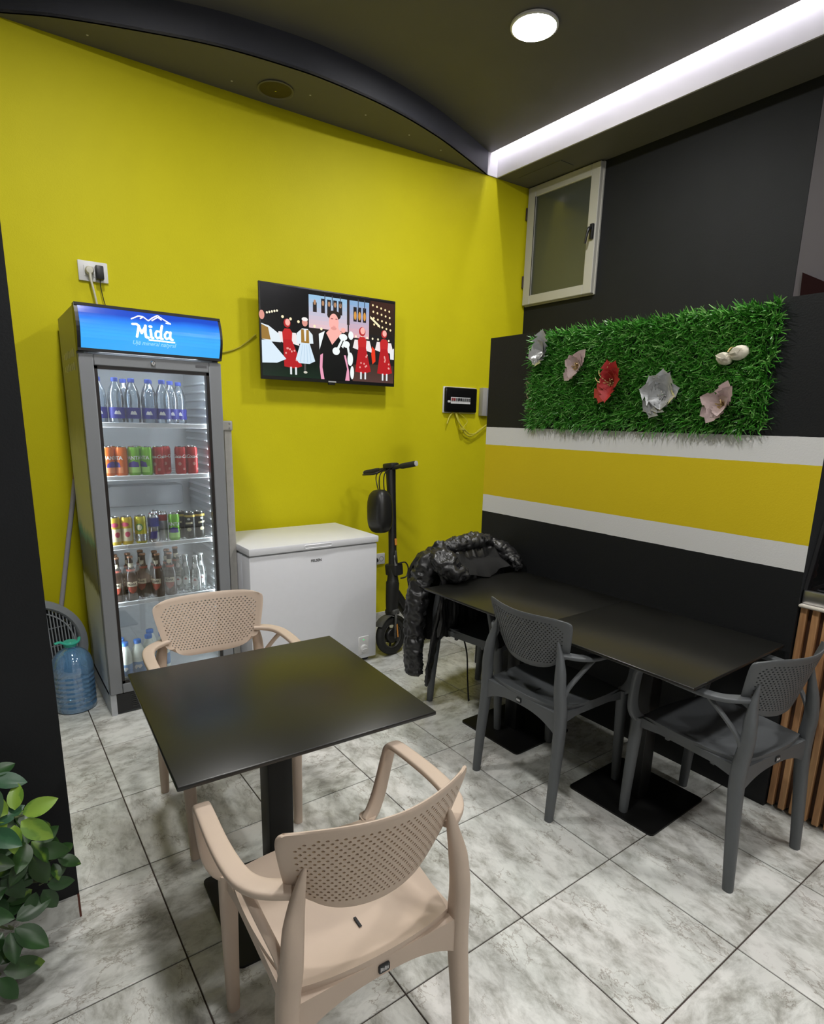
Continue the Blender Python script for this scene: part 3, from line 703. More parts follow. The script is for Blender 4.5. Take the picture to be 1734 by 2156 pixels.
obj('logo_text', bend(lm_.mesh('logo_text'), .412, 1.8965), LOGO, panel)
obj('slogan_text', bend(text_mesh('Ujë mineral natyral', .025, LOGO2, bold=.0003, shear=.25), .410, 1.846), LOGO2, panel)
mt = strokes([[(-.09, -.012), (-.055, .006), (-.035, .004), (-.015, -.012), (.005, .004), (.03, .018), (.05, .004), (.085, -.016), (.062, -.014)], [(-.035, .004), (-.05, -.006)], [(.0, -.010), (.03, .010), (.045, -.002)]], .0022)
obj('mountain_mark', bend(mt.mesh('mountain_mark'), .405, 1.960), LOGO, panel)
obj('logo_underline', bend(strokes([[(-.02, 0), (.098, -.002)]], .003).mesh('logo_underline'), .405, 1.863), LOGO, panel)
# two lines of worn print high on the left flank
SP = mat('worn_print', (.62, .62, .58), .5)
for zc, s_ in ((1.795, 'FRESH'), (1.735, 'WATER')):
    pm_ = MB()
    for k in range(6): pm_.box(FX0 - .0012, 1.76 + k * .060, zc - .018 + (k % 2) * .004, FX0 + .0005, 1.76 + k * .060 + .046, zc + .018 - (k % 3) * .004)
    fobj('side_print', pm_, SP)
# interior light strips
FL = mat('fridge_led', (1, 1, 1), .5, emit=(.86, .94, 1.0), es=16.0)
fobj('light_strip', MB().box(ix0 + .001, DY + .014, .25, ix0 + .006, DY + .024, 1.74), FL)
fobj('light_strip', MB().box(ix1 - .006, DY + .014, .25, ix1 - .001, DY + .024, 1.74), FL)
fobj('light_strip', MB().box(ix0 + .05, DY + .014, iz1 - .008, ix1 - .05, DY + .024, iz1 - .002), FL)

# ------------------------------------------------------------------ bottles and cans
def band(r, z0, z1, a0=-math.pi, a1=math.pi, n=24, off=.0006):
    mb = MB(); mb.keep = True
    for k in range(n):
        a, b_ = a0 + (a1 - a0) * k / n, a0 + (a1 - a0) * (k + 1) / n; q = r + off
        mb.add([(q * math.sin(a), -q * math.cos(a), z0), (q * math.sin(b_), -q * math.cos(b_), z0), (q * math.sin(b_), -q * math.cos(b_), z1), (q * math.sin(a), -q * math.cos(a), z1)], [(0, 1, 2, 3)])
    return mb
def shape_on(r, pts, zc, a0=0.0, off=.0012):
    """flat outline wrapped on the cylinder (fan)"""
    mb = MB(); mb.keep = True; n = len(pts); xa, xb = min(p[0] for p in pts), max(p[0] for p in pts); m = 12
    def P(x, y): a = x / r + a0; return ((r + off) * math.sin(a), -(r + off) * math.cos(a), zc + y)
    rows = []
    for k in range(m + 1):
        x = xa + (xb - xa) * min(max(k / m, .002), .998); ys = []
        for i in range(n):
            (x1, y1), (x2, y2) = pts[i], pts[(i + 1) % n]
            if (x1 - x) * (x2 - x) <= 0 and x1 != x2: ys.append(y1 + (y2 - y1) * (x - x1) / (x2 - x1))
        rows.append((x, min(ys), max(ys)))
    for (x1, a1, b1), (x2, a2, b2) in zip(rows, rows[1:]): mb.add([P(x1, a1), P(x2, a2), P(x2, b2), P(x1, b1)], [(0, 1, 2, 3)])
    return mb
def ell(rx, ry, n=16): return [(rx * math.cos(2 * math.pi * k / n), ry * math.sin(2 * math.pi * k / n)) for k in range(n)]
PET = clear_mat('clear_pet', (.80, .88, .95), gloss=.5, body=.10, bodycol=(.75, .85, .95))
BLUECAP = mat('blue_cap', (.05, .10, .50), .4)
NAVY = mat('navy_label', (.025, .03, .30), .4)
PRINTW = mat('white_print', (.8, .8, .8), .5)
def water():
    t = empty('water_bottle')
    obj('bottle', MB().lathe([(.026, .0), (.034, .004), (.0355, .02), (.0355, .076), (.0335, .082), (.0355, .09), (.0362, .110), (.0350, .132), (.0300, .155), (.0215, .176), (.0140, .190), (.0125, .198)], 20), PET, t, smooth=50)
    obj('cap', MB().lathe([(.0150, .194), (.0155, .196), (.0155, .211), (.0135, .213)], 16), BLUECAP, t, smooth=40)
    lb = obj('label', band(.0357, .022, .074), NAVY, t, smooth=60)
    obj('mountain_print', shape_on(.0357, [(-.014, -.008), (-.010, .006), (-.004, .009), (.0, .004), (.006, .010), (.012, .004), (.016, -.009)], .050, .15), PRINTW, lb)
    return t
def can(body, rim_col=None, r=.0285, h=.143, name='drink_can'):
    t = empty(name)
    obj('body', MB().lathe([(.022, 0), (r - .002, .006), (r, .012), (r, h - .014), (r - .0045, h - .003)], 24), body, t, smooth=40)
    obj('lid', MB().lathe([(r - .0040, h - .003), (r - .0035, h), (r - .006, h), (r - .0075, h - .003), (.0, h - .003)], 24, caps=False), CHROME, t, smooth=30)
    return t
def place(t, x, y, z, rz, label, cat, group):
    t.location = (x, y, z); t.rotation_euler = (0, 0, rz); tag(t, label, cat, group)
RZ = R(-24)     # fronts turn to the room
wb = water(); G = 'water bottles on the top shelf'
wpos = [(.172, 1.745, 'first from the left of the row of blue-labelled water bottles'), (.246, 1.735, 'second from the left of the row of blue-labelled water bottles'), (.322, 1.745, 'third from the left of the row of blue-labelled water bottles'),
        (.396, 1.735, 'fourth from the left of the row of blue-labelled water bottles'), (.462, 1.735, 'fifth from the left of the row of blue-labelled water bottles'), (.515, 1.79, 'blue-labelled water bottle half behind the fifth in its row'), (.575, 1.86, 'blue-labelled water bottle at the right, deep in the top shelf'),
        (.30, 1.82, 'blue-labelled water bottle behind the second in its row'), (.42, 1.82, 'blue-labelled water bottle behind the fourth in its row')]
for k, (x, y, lab) in enumerate(wpos):
    place(wb if k == 0 else copy_tree(wb), x, y, SH[0] + .0005, RZ + random.uniform(-.2, .2), lab, 'bottle', G)
ORANGE = mat('orange_can', (.80, .17, .02), .3, metal=.3); GREEN = mat('green_can', (.22, .55, .04), .3, metal=.3); RED = mat('red_can', (.50, .02, .02), .3, metal=.3)
DARKRED = mat('deep_red_can', (.30, .02, .025), .3, metal=.3)
BLUEP = mat('violet_print', (.06, .03, .30), .5); LIME = mat('light_lime_print', (.45, .80, .20), .5)
def fanta(m, lower):
    t = can(m)
    obj('lower_print', shape_on(.0285, [(-.027, -.012), (-.022, .008), (.0, .018), (.024, .010), (.027, -.012)], .055), BLUEP, t)
    obj('brand_text', wrap(text_mesh('FANTA', .024, PRINTW, bold=.0008, extr=.0003), .0290, 0, .088), PRINTW, t)
    obj('base_print', band(.0285, .016, .046, -1.3, 1.3, 14), lower, t, smooth=60)
    return t
def cola():
    t = can(RED)
    obj('brand_text', wrap(text_mesh('Coca-Cola', .024, PRINTW, shear=.3, bold=.0003, extr=.0003, spacing=.9), .0290, 0, .092), PRINTW, t)
    obj('round_mark', shape_on(.0285, ell(.008, .009), .055, -.2), mat('rose_print', (.6, .25, .22), .5), t)
    obj('small_mark', shape_on(.0285, [(-.006, -.006), (.006, -.006), (.006, .006), (-.006, .006)], .028, .5), mat('rose_print', (.6, .25, .22), .5), t)
    return t
G = 'cans on the second shelf'
of = fanta(ORANGE, mat('pale_orange_print', (.85, .30, .12), .5)); gf = fanta(GREEN, LIME); cc_ = cola()
Z2 = SH[1] + .0005
row2 = [(of, .190, 1.735, 'orange soda can leftmost on the second shelf', .9), (of, .249, 1.735, 'orange soda can next to the green cans', -.9), (gf, .307, 1.735, 'green soda can beside the orange can', .1), (gf, .366, 1.735, 'green soda can beside the red cola cans', -.7),
        (cc_, .424, 1.738, 'red cola can next to the green soda can', -.3), (cc_, .468, 1.790, 'red cola can set back between the front cola cans', .4), (cc_, .532, 1.735, 'red cola can second from the right on its shelf', .2), (cc_, .590, 1.735, 'red cola can rightmost on its shelf', .7),
        (of, .215, 1.80, 'orange soda can behind the front pair', 0), (gf, .335, 1.80, 'green soda can behind the front pair', 0), (cc_, .60, 1.80, 'red cola can behind the rightmost one', 0)]
used = set()
for (src, x, y, lab, tw) in row2:
    t_ = src if id(src) not in used else copy_tree(src); used.add(id(src))
    place(t_, x, y, Z2, RZ + tw, lab, 'can', G)
YEL = mat('yellow_can', (.70, .50, .05), .3, metal=.3); CREAMP = mat('cream_print', (.75, .68, .45), .5); PINK = mat('pink_print', (.60, .07, .15), .5)
LEMON = mat('lemon_can', (.62, .55, .03), .3, metal=.3); SILV = mat('silver_can', (.55, .56, .60), .25, metal=.7); BLUEC = mat('royal_blue_print', (.03, .04, .35), .4); BLK = mat('black_can', (.02, .02, .015), .3, metal=.3); GOLD = mat('gold_print', (.60, .42, .08), .4, metal=.3)
LEAF = mat('leaf_green_print', (.10, .35, .08), .5)
def c_fruit():
    t = can(YEL); obj('emblem', shape_on(.0285, ell(.019, .011), .105), PINK, t); obj('fruit_print', shape_on(.0285, ell(.012, .014), .055, .35), PINK, t); obj('label_field', band(.0285, .02, .085, -1.2, 1.2, 14), CREAMP, t, smooth=60); return t
def c_lemon():
    t = can(LEMON); obj('round_emblem', shape_on(.0285, ell(.018, .020), .085), LEAF, t); obj('emblem_centre', shape_on(.0285, ell(.013, .014), .085, 0, .0018), CREAMP, t); obj('pale_field', band(.0285, .014, .050, off=.0005), SILV, t, smooth=60); return t
def c_energy():
    t = can(SILV, r=.0265); obj('blue_field', band(.0265, .082, .128, -3.1, 3.1), BLUEC, t, smooth=60); obj('blue_diamond', shape_on(.0265, [(-.02, 0), (-.012, .036), (.022, .040), (.016, 0)], .02), BLUEC, t); return t
def c_slim():
    t = can(SILV, r=.0245, h=.150); obj('red_top', band(.0245, .105, .137), RED, t, smooth=60)
    for k in range(5): obj('dot_print', shape_on(.0245, ell(.004, .004, 8), .03 + k * .014), mat('grey_print', (.12, .12, .13), .5), t)
    return t
def c_black():
    t = can(BLK); obj('gold_rim', band(.0285, .118, .130), GOLD, t, smooth=60); obj('crest', shape_on(.0285, ell(.008, .006), .108), PRINTW, t); obj('name_print', shape_on(.0285, [(-.018, -.006), (.018, -.002), (.018, .008), (-.018, .004)], .085), CREAMP, t); obj('ginger_print', shape_on(.0285, ell(.012, .010, 9), .052), CREAMP, t); return t
G = 'cans on the third shelf'; Z3 = SH[2] + .0005
cf, cl, ce, cs, cb = c_fruit(), c_lemon(), c_energy(), c_slim(), c_black(); gf2 = gf
row3 = [(cf, .192, 1.735, 'yellow and pink fruit drink can leftmost on the third shelf', .3), (cf, .247, 1.735, 'yellow and pink fruit drink can beside the lemon can', 0), (cl, .313, 1.735, 'lemon yellow can with a round green emblem', 0), (ce, .376, 1.738, 'blue and silver energy drink can', .1),
        (cs, .428, 1.765, 'slim silver can with a red top', .1), (cs, .402, 1.83, 'slim red-topped can at the back of the third shelf', .1), (gf2, .478, 1.735, 'green soda can between the silver and the black cans', .0), (cb, .560, 1.738, 'black and gold tonic can in front', 0), (cb, .615, 1.755, 'black and gold tonic can rightmost', .6), (cb, .53, 1.79, 'black and gold tonic can half hidden behind', -.4)]
for (src, x, y, lab, tw) in row3:
    t_ = src if id(src) not in used else copy_tree(src); used.add(id(src))
    place(t_, x, y, Z3, RZ + tw, lab, 'can', G)
BROWN = clear_mat('brown_glass', (.08, .025, .01), gloss=.05, body=.88, bodycol=(.022, .008, .005)); CREAM = mat('cream_label', (.62, .56, .42), .6); BRICK = mat('brick_red_label', (.35, .05, .025), .6)
INK = mat('black_ink', (.03, .03, .03), .6); CAPR = mat('copper_cap', (.35, .17, .10), .35, metal=.6)
def beer():
    t = empty('beer_bottle')
    obj('bottle', MB().lathe([(.026, 0), (.030, .004), (.0305, .012), (.0305, .118), (.027, .140), (.017, .165), (.0135, .185), (.0130, .218), (.0145, .220), (.0145, .226)], 20), BROWN, t, smooth=50)
    obj('cap', MB().lathe([(.0150, .224), (.0155, .228), (.0130, .233)], 16), CAPR, t, smooth=40)
    lb = obj('label', shape_on(.0305, [(-.026, .0), (-.026, .026), (-.004, .026), (0, .020), (.004, .026), (.026, .026), (.026, .0)], .076), CREAM, t)
    obj('label_text', wrap(text_mesh('ELBAR', .0135, INK, bold=.0004, extr=.0002), .0322, 0, .0885), INK, lb)
    obj('lower_label', shape_on(.0305, [(-.024, .0), (.024, .0), (.018, -.022), (.0, -.036), (-.018, -.022)], .075), BRICK, t)
    obj('neck_label', shape_on(.0165, [(-.013, .012), (.013, .012), (.011, -.006), (0, -.012), (-.011, -.006)], .186), CREAM, t)
    obj('neck_band', band(.0200, .148, .166, off=.001), BRICK, t, smooth=60)
    return t
CLEARG = clear_mat('clear_glass', (.82, .87, .85), gloss=.6, body=.14, bodycol=(.55, .62, .62))
def gin():
    t = empty('tonic_bottle')
    obj('bottle', MB().lathe([(.025, 0), (.0285, .004), (.029, .012), (.029, .095), (.025, .120), (.015, .150), (.0125, .180), (.0135, .188), (.0135, .194)], 20), CLEARG, t, smooth=50)
    obj('cap', MB().lathe([(.0140, .192), (.0145, .196), (.0120, .200)], 14), mat('white_cap', (.65, .66, .66), .35), t, smooth=40)
    lb = obj('label', shape_on(.029, ell(.0175, .026), .060), PRINTW, t)
    obj('label_crest', shape_on(.029, [(-.007, -.004), (.008, -.004), (.004, .003), (0, .009), (-.004, .003)], .068, 0, .002), mat('faded_red_print', (.45, .12, .12), .6), lb)
    obj('neck_label', shape_on(.0185, ell(.010, .015), .145), PRINTW, t)
    return t
bb_, gg_ = beer(), gin(); G = 'brown beer bottles on the fourth shelf'; Z4 = SH[3] + .0005
bpos = [(.185, 1.738, 'brown beer bottle leftmost in the front row'), (.250, 1.738, 'brown beer bottle second from the left in the front row'), (.318, 1.775, 'brown beer bottle set back in the middle of its row'), (.380, 1.735, 'brown beer bottle left of the front pair'), (.442, 1.735, 'brown beer bottle right of the front pair'),
        (.19, 1.81, 'brown beer bottle behind the leftmost one'), (.255, 1.82, 'brown beer bottle behind the second one'), (.325, 1.86, 'brown beer bottle deep in the middle'), (.385, 1.81, 'brown beer bottle behind the front pair on the left'), (.45, 1.82, 'brown beer bottle behind the front pair on the right'), (.505, 1.86, 'brown beer bottle at the back next to the clear bottles')]
for k, (x, y, lab) in enumerate(bpos): place(bb_ if k == 0 else copy_tree(bb_), x, y, Z4, RZ + random.uniform(-.35, .35), lab, 'bottle', G)
for k, (x, y, lab) in enumerate([(.575, 1.735, 'clear tonic bottle with a white oval label in front'), (.538, 1.79, 'clear tonic bottle behind on the left'), (.618, 1.78, 'clear tonic bottle next to the ribbed fridge wall'), (.505, 1.795, 'clear tonic bottle beside the beer bottles')]):
    place(gg_ if k == 0 else copy_tree(gg_), x, y, Z4, RZ + random.uniform(-.2, .2), lab, 'bottle', 'clear bottles on the fourth shelf')
MILK = mat('milky_bottle', (.68, .70, .62), .35); DBLUE = mat('dairy_blue_label', (.12, .25, .48), .5)
def dairy():
    t = empty('yogurt_drink_bottle')
    obj('bottle', MB().lathe([(.028, 0), (.0325, .004), (.033, .012), (.033, .115), (.030, .140), (.020, .165), (.0145, .175), (.014, .182)], 20), MILK, t, smooth=50)
    obj('cap', MB().lathe([(.0185, .178), (.019, .180), (.019, .196), (.016, .198)], 16), mat('bright_blue_cap', (.04, .17, .55), .4), t, smooth=40)
    lb = obj('label', band(.033, .018, .082), DBLUE, t, smooth=60)
    obj('label_print', shape_on(.033, [(-.02, .006), (-.012, -.008), (-.002, .008), (.006, -.004), (.02, .010), (.016, .018), (-.012, .02)], .048), PRINTW, lb)
    return t
dd = dairy()
for k, (x, y, lab) in enumerate([(.190, 1.735, 'white yogurt drink bottle leftmost on the fridge floor'), (.255, 1.745, 'white yogurt drink bottle second on the fridge floor'), (.185, 1.81, 'white yogurt drink bottle behind the leftmost one'), (.320, 1.79, 'white yogurt drink bottle third on the fridge floor'), (.345, 1.87, 'white yogurt drink bottle at the back by the perforated chair'), (.392, 1.79, 'white yogurt drink bottle half hidden by the perforated chair')]):
    place(dd if k == 0 else copy_tree(dd), x, y, .1605, RZ + random.uniform(-.3, .3), lab, 'bottle', 'yogurt drinks on the fridge floor')

# ================================================================== chest freezer
zx0, zx1, zy0, zy1 = .812, 1.640, 1.556, 2.10
fz = empty('chest_freezer', ((zx0 + zx1) / 2, (zy0 + zy1) / 2, 0), 0, 'white chest freezer beside the drinks fridge', 'freezer')
zo = Vector(fz.location)
def zobj(name, mb, m, parent=None, **k):
    for i, v in enumerate(mb.v): mb.v[i] = (v[0] - zo.x, v[1] - zo.y, v[2])
    return obj(name, mb, m, parent or fz, **k)
zobj('body', MB().rbox(zx0, zy0, .025, zx1, zy1, .772, .006, 2), ENAMEL, smooth=40)
ld = MB(); ld.rbox(zx0 - .004, zy0 - .010, .781, zx1 + .006, zy1, .822, .006, 2)
lid = zobj('lid', ld, ENAMEL, smooth=40)
zobj('lid_seal', MB().box(zx0 + .006, zy0 + .006, .770, zx1 - .006, zy1 - .006, .783), mat('grey_seal', (.35, .36, .38), .6))
hdl = MB(); hx0, hx1, hza, hzb, rr = 1.138, 1.316, .790, .812, .0105
def stad(o): 
    pts = []
    for k in range(9): a = math.pi / 2 + math.pi * k / 8; pts.append((hx0 + .01 + (rr + o) * math.cos(a), .801 + (rr + o) * math.sin(a)))
    for k in range(9): a = -math.pi / 2 + math.pi * k / 8; pts.append((hx1 - .01 + (rr + o) * math.cos(a), .801 + (rr + o) * math.sin(a)))
    return pts
po, pi_ = stad(.002), stad(-.0015); n = len(po)
hdl.add([(p[0], zy0 - .0105, p[1]) for p in po] + [(p[0], zy0 - .0140, p[1]) for p in pi_] + [(p[0], zy0 - .0108, p[1]) for p in stad(-.004)],
        [(i, (i + 1) % n, (i + 1) % n + n, i + n) for i in range(n)] + [(i + n, (i + 1) % n + n, (i + 1) % n + 2 * n, i + 2 * n) for i in range(n)] + [[i + 2 * n for i in range(n)]])
zobj('grip', hdl, ENAMEL, lid, smooth=30)
tmx = text_mesh('FELSEN', .021, INK, bold=.0005, extr=.0003, spacing=1.05)
obj('brand_text', tmx, INK, fz, loc=(1.217 - zo.x, zy0 - .0008 - zo.y, .712), rot=(R(90), 0, 0))
cp = zobj('control_panel', MB().rbox(1.507, zy0 - .004, .052, 1.583, zy0 + .004, .176, .003, 1), WHITE, smooth=40)
kn = zobj('dial', MB().lathe([(.0255, 0), (.0255, -.012), (.022, -.016), (.0, -.016)], 28, c=(1.544, zy0 - .004, .096), axis='y', caps=False), WHITE, cp, smooth=40)
zobj('dial_grip', MB().rbox(1.528, zy0 - .026, .0935, 1.560, zy0 - .018, .0985, .002, 1), WHITE, kn)
zobj('status_light', MB().lathe([(.0035, 0), (.003, -.003), (0, -.003)], 10, c=(1.543, zy0 - .004, .153), axis='y', caps=False), mat('green_led', (.02, .25, .08), .4, emit=(.05, .6, .15), es=.6), cp)
for (x, y) in ((zx0 + .06, zy0 + .05), (zx1 - .06, zy0 + .05), (zx0 + .06, zy1 - .05), (zx1 - .06, zy1 - .05)): zobj('foot', MB().lathe([(.022, 0), (.026, .004), (.026, .026)], 14, c=(x, y, 0)), BLACK)
# ================================================================== television
aw = math.atan(-0.0414)                      # wall direction
def wall_frame(x, z, off=0.0): return (x, wy(x) - off, z)
TVX, TVZ, TW, TH = 1.622, 2.034, .960, .560
tv = empty('television', (TVX, wy(TVX), TVZ), aw, 'flat television on the yellow wall showing folk dancers', 'television')
obj('wall_bracket', MB().box(-.22, -.055, -.12, .22, -.0005, .12), BLACK, tv)
obj('cabinet', MB().rbox(-TW / 2 + .03, -.092, -TH / 2 + .03, TW / 2 - .03, -.055, TH / 2 - .06, .008, 2), BLACK, tv, smooth=40)
obj('bezel', MB().rbox(-TW / 2, -.104, -TH / 2, TW / 2, -.088, TH / 2, .003, 2), BLACK, tv, smooth=40)
obj('logo', MB().box(-.028, -.1052, -TH / 2 + .004, .028, -.1038, -TH / 2 + .012), mat('silver_logo', (.5, .5, .5), .3), tv)
obj('receiver', MB().rbox(-.025, -.100, -TH / 2 - .012, .025, -.085, -TH / 2 + .004, .005, 2), BLACK, tv, smooth=40)
sw, sh = TW - .018, TH - .030
pic = MB(); pic.keep = True; depth = [0]
def S(p): return ((p[0] - .5) * sw, -.1046 - depth[0], (.5 - p[1]) * sh + .006)
def poly(pts, c, cb=None):
    c = tuple(x ** 1.35 for x in c)
    depth[0] += .00001; pic.add([S(p) for p in pts], [list(range(len(pts)))[::-1]], c)
def rect(x0, y0, x1, y1, c): poly([(x0, y0), (x1, y0), (x1, y1), (x0, y1)], c)
def el(cx, cy, rx, ry, c, n=16): poly([(cx + rx * math.cos(2 * math.pi * k / n), cy + ry * math.sin(2 * math.pi * k / n)) for k in range(n)], c)
def grad(x0, y0, x1, y1, ca, cb_, n=8):
    for k in range(n):
        f = k / (n - 1); rect(x0, y0 + (y1 - y0) * k / n, x1, y0 + (y1 - y0) * (k + 1) / n, tuple(a + (b - a) * f for a, b in zip(ca, cb_)))
rect(0, 0, 1, 1, (.012, .012, .014)); grad(0, .80, .45, 1, (.01, .02, .015), (.02, .05, .03)); grad(.66, .78, 1, 1, (.10, .07, .05), (.16, .09, .08)); grad(.33, .40, .8, .8, (.06, .045, .04), (.02, .02, .02), 5)
grad(.78, .02, 1, .42, (.10, .045, .03), (.045, .03, .02), 5); rect(.78, .42, 1, .78, (.035, .03, .028))
grad(.33, .05, .62, .42, (.42, .62, .80), (.80, .62, .66)); grad(.63, .05, .79, .48, (.36, .52, .72), (.78, .52, .56)); rect(.615, .03, .635, .34, (.08, .06, .06)); rect(.38, .0, .80, .05, (.02, .02, .02))
for x in (.36, .42, .465, .51, .55): rect(x, .08 + .05 * (x < .4), x + .028, .24, (.06, .05, .05)); el(x + .014, .13, .009, .03, (.55, .35, .22))
for x in (.665, .70, .74): rect(x, .12, x + .026, .29, (.05, .04, .04)); el(x + .014, .22, .010, .05, (.75, .42, .12))
for x in (.445, .50, .56, .70, .75): rect(x, .03, x + .006, .14, (.12, .13, .17))
rnd = random.Random(4)
for k in range(5): el(.04 + k * .017, .31 - k * .008, .0065, .013, (1, .93, .75))
for x, y in ((.145, .335), (.20, .35), (.255, .37), (.31, .385), (.37, .40), (.42, .42)): el(x, y, .009, .016, (1, .9, .65))
for k in range(8): el(.64 + k * .045, .46 + .002 * k, .007, .014, (1, .92, .7))
for r_ in range(4):
    for k in range(5): el(.82 + k * .034 + .004 * r_, .07 + r_ * .075 + k * .012, .007, .013, (1, .85, .55))
poly([(.80, .20), (.88, .30), (.88, .33), (.80, .23)], (1, .9, .65))
SK, SKP = (.78, .42, .36), (.95, .55, .50)
def dancer_m(cx, s=1.0):
    el(cx, .37, .020 * s, .045 * s, SK); el(cx, .335, .022 * s, .022, (.92, .9, .88))
    poly([(cx - .06 * s, .50), (cx - .02, .44), (cx + .02, .44), (cx + .055 * s, .50), (cx + .06 * s, .60), (cx - .062 * s, .62)], (.80, .86, .90))
    poly([(cx - .028, .45), (cx + .028, .45), (cx + .03, .60), (cx - .028, .60)], (.45, .28, .07)); poly([(cx - .008, .45), (cx + .010, .45), (cx + .006, .58), (cx - .004, .58)], (.85, .85, .85))
    poly([(cx - .032, .60), (cx + .032, .60), (cx + .072 * s, .80), (cx + .03, .835), (cx - .045, .835), (cx - .068 * s, .79)], (.72, .83, .92))
    for k in range(4): poly([(cx - .02 + k * .015, .62), (cx - .017 + k * .015, .62), (cx - .034 + k * .026, .82), (cx - .038 + k * .026, .82)], (.55, .68, .80))
    rect(cx - .01, .835, cx + .004, .93, (.14, .13, .13)); el(cx, .935, .014, .014, (.7, .68, .6))
def dancer_f(cx, lean=0.0, s=1.0):
    el(cx, .42 - .02 * s, .024 * s, .05 * s, (.55, .06, .06)); el(cx + .004, .41 - .02 * s, .017 * s, .038 * s, SKP)
    poly([(cx - .04, .52), (cx - .018, .46), (cx + .018, .46), (cx + .045, .52), (cx + .03, .60), (cx - .03, .60)], (.62, .05, .05)); poly([(cx - .06, .50), (cx - .035, .50), (cx - .03, .62), (cx - .075, .60)], (.88, .82, .82)); poly([(cx + .06, .50), (cx + .035, .50), (cx + .03, .62), (cx + .085, .64)], (.88, .82, .82))
    poly([(cx - .03, .58), (cx + .03, .58), (cx + .072 + lean, .87), (cx + .02 + lean, .90), (cx - .055 + lean, .885)], (.55, .03, .04))
    for k in range(7): el(cx + lean * .6 + rnd.uniform(-.035, .05), rnd.uniform(.66, .84), .006, .012, (.85, .45, .42))
    rect(cx - .015 + lean, .885, cx - .002 + lean, .97, (.80, .83, .85)); rect(cx + .020 + lean, .885, cx + .033 + lean, .97, (.80, .83, .85))
dancer_f(.175, .03); dancer_m(.30)
el(.005, .34, .018, .05, SK); poly([(0, .43), (.05, .45), (.12, .53), (.13, .62), (.06, .62), (.0, .60)], (.80, .86, .90)); poly([(0, .44), (.045, .47), (.06, .60), (0, .60)], (.42, .27, .08)); poly([(0, .61), (.06, .61), (.165, .80), (.10, .85), (0, .86)], (.75, .85, .93))
dancer_f(.735, 0, 1.1); dancer_f(.915, .0); poly([(.815, .56), (.84, .60), (.845, .74), (.82, .78), (.81, .66)], (.85, .09, .03))
poly([(.965, .60), (1, .56), (1, .70), (.97, .70)], (.85, .85, .85))
# singer in front
poly([(.41, .52), (.45, .44), (.60, .44), (.645, .52), (.64, 1.0), (.42, 1.0)], (.015, .016, .015))
el(.515, .25, .052, .055, (.06, .045, .04)); el(.513, .33, .037, .10, SKP); poly([(.455, .46), (.49, .40), (.55, .40), (.575, .44), (.50, .59)], SKP); poly([(.49, .36), (.545, .36), (.555, .46), (.48, .46)], SKP)
el(.513, .40, .022, .018, (.80, .42, .38)); el(.50, .29, .010, .007, (.45, .2, .2)); el(.533, .29, .010, .007, (.45, .2, .2)); el(.515, .375, .012, .008, (.9, .45, .42))
poly([(.40, .48), (.445, .44), (.42, .58), (.405, .66)], (.88, .92, .93))
for (x, y, a, b_) in ((.585, .49, .032, .04), (.53, .66, .028, .045), (.61, .57, .026, .04), (.645, .46, .02, .05), (.64, .74, .022, .08), (.655, .90, .015, .08)): el(x, y, a, b_, (.90, .95, .94))
for pts in ([(.575, .50), (.59, .50), (.545, .66), (.53, .64)], [(.61, .58), (.63, .60), (.64, .72), (.625, .70)], [(.59, .53), (.60, .52), (.585, .62), (.57, .60)]): poly(pts, (.88, .93, .92))
poly([(.41, .72), (.43, .70), (.425, .86), (.44, 1.0), (.415, 1.0), (.405, .86)], (.85, .45, .58)); poly([(.59, .70), (.605, .70), (.63, .88), (.635, 1.0), (.60, 1.0), (.615, .86)], (.85, .45, .58))
el(.585, .41, .018, .03, SKP)
sm_ = bpy.data.materials.new('screen_picture'); sm_.use_nodes = True
nt = sm_.node_tree; b = nt.nodes['Principled BSDF']; at = nt.nodes.new('ShaderNodeVertexColor'); at.layer_name = 'col'
nt.links.new(at.outputs['Color'], b.inputs['Emission Color']); b.inputs['Emission Strength'].default_value = .50; b.inputs['Base Color'].default_value = (.01, .01, .01, 1); b.inputs['Roughness'].default_value = .15
obj('screen', pic, sm_, tv)

# ================================================================== wall fittings
def wfit(name, x, z, label, cat): return empty(name, (x, wy(x), z), aw, label, cat)
t = wfit('power_socket', .279, 2.25, 'double power socket high on the wall above the drinks fridge', 'socket')
obj('plate', MB().rbox(-.070, -.014, -.050, .070, 0, .050, .004, 2), WHITE, t, smooth=40)
obj('insert', MB().rbox(-.045, -.017, -.027, .045, -.012, .027, .002, 1), WHITE, t)
t2 = empty('white_plug', (.279 - .020, wy(.279) - .0165, 2.25), aw, 'white plug in the high double socket', 'plug')
obj('plug_body', MB().lathe([(.020, -.001), (.021, -.020), (.016, -.034), (0, -.036)], 18, axis='y', caps=False), mat('cream_plug', (.6, .58, .48), .4), t2, smooth=40)
obj('cable', MB().sweep([(0, -.026, -.008), (.002, -.030, -.05), (.014, -.028, -.12), (.024, -.020, -.20), (.028, -.012, -.30)], [.0085, .006, .0055, .0055, .0055], n=8), mat('cream_plug', (.6, .58, .48), .4), t2, smooth=60)
t3 = empty('black_adapter', (.279 + .026, wy(.279) - .0165, 2.245), aw, 'black adapter in the high double socket', 'plug')
obj('adapter_body', MB().rbox(-.019, -.042, -.036, .019, 0, .032, .005, 2), BLACK, t3, smooth=40)
obj('cable', MB().sweep([(0, -.024, -.036), (0, -.022, -.07), (.010, -.012, -.13), (.022, -.006, -.19), (.018, -.005, -.28)], .0026, n=6), BLACK, t3, smooth=60)
cb = MB().sweep([wall_frame(1.15, 2.02, .012), wall_frame(1.05, 1.94, .008), wall_frame(.95, 1.90, .008), wall_frame(.85, 1.895, .02), wall_frame(.72, 1.90, .05)], .0045, n=8)
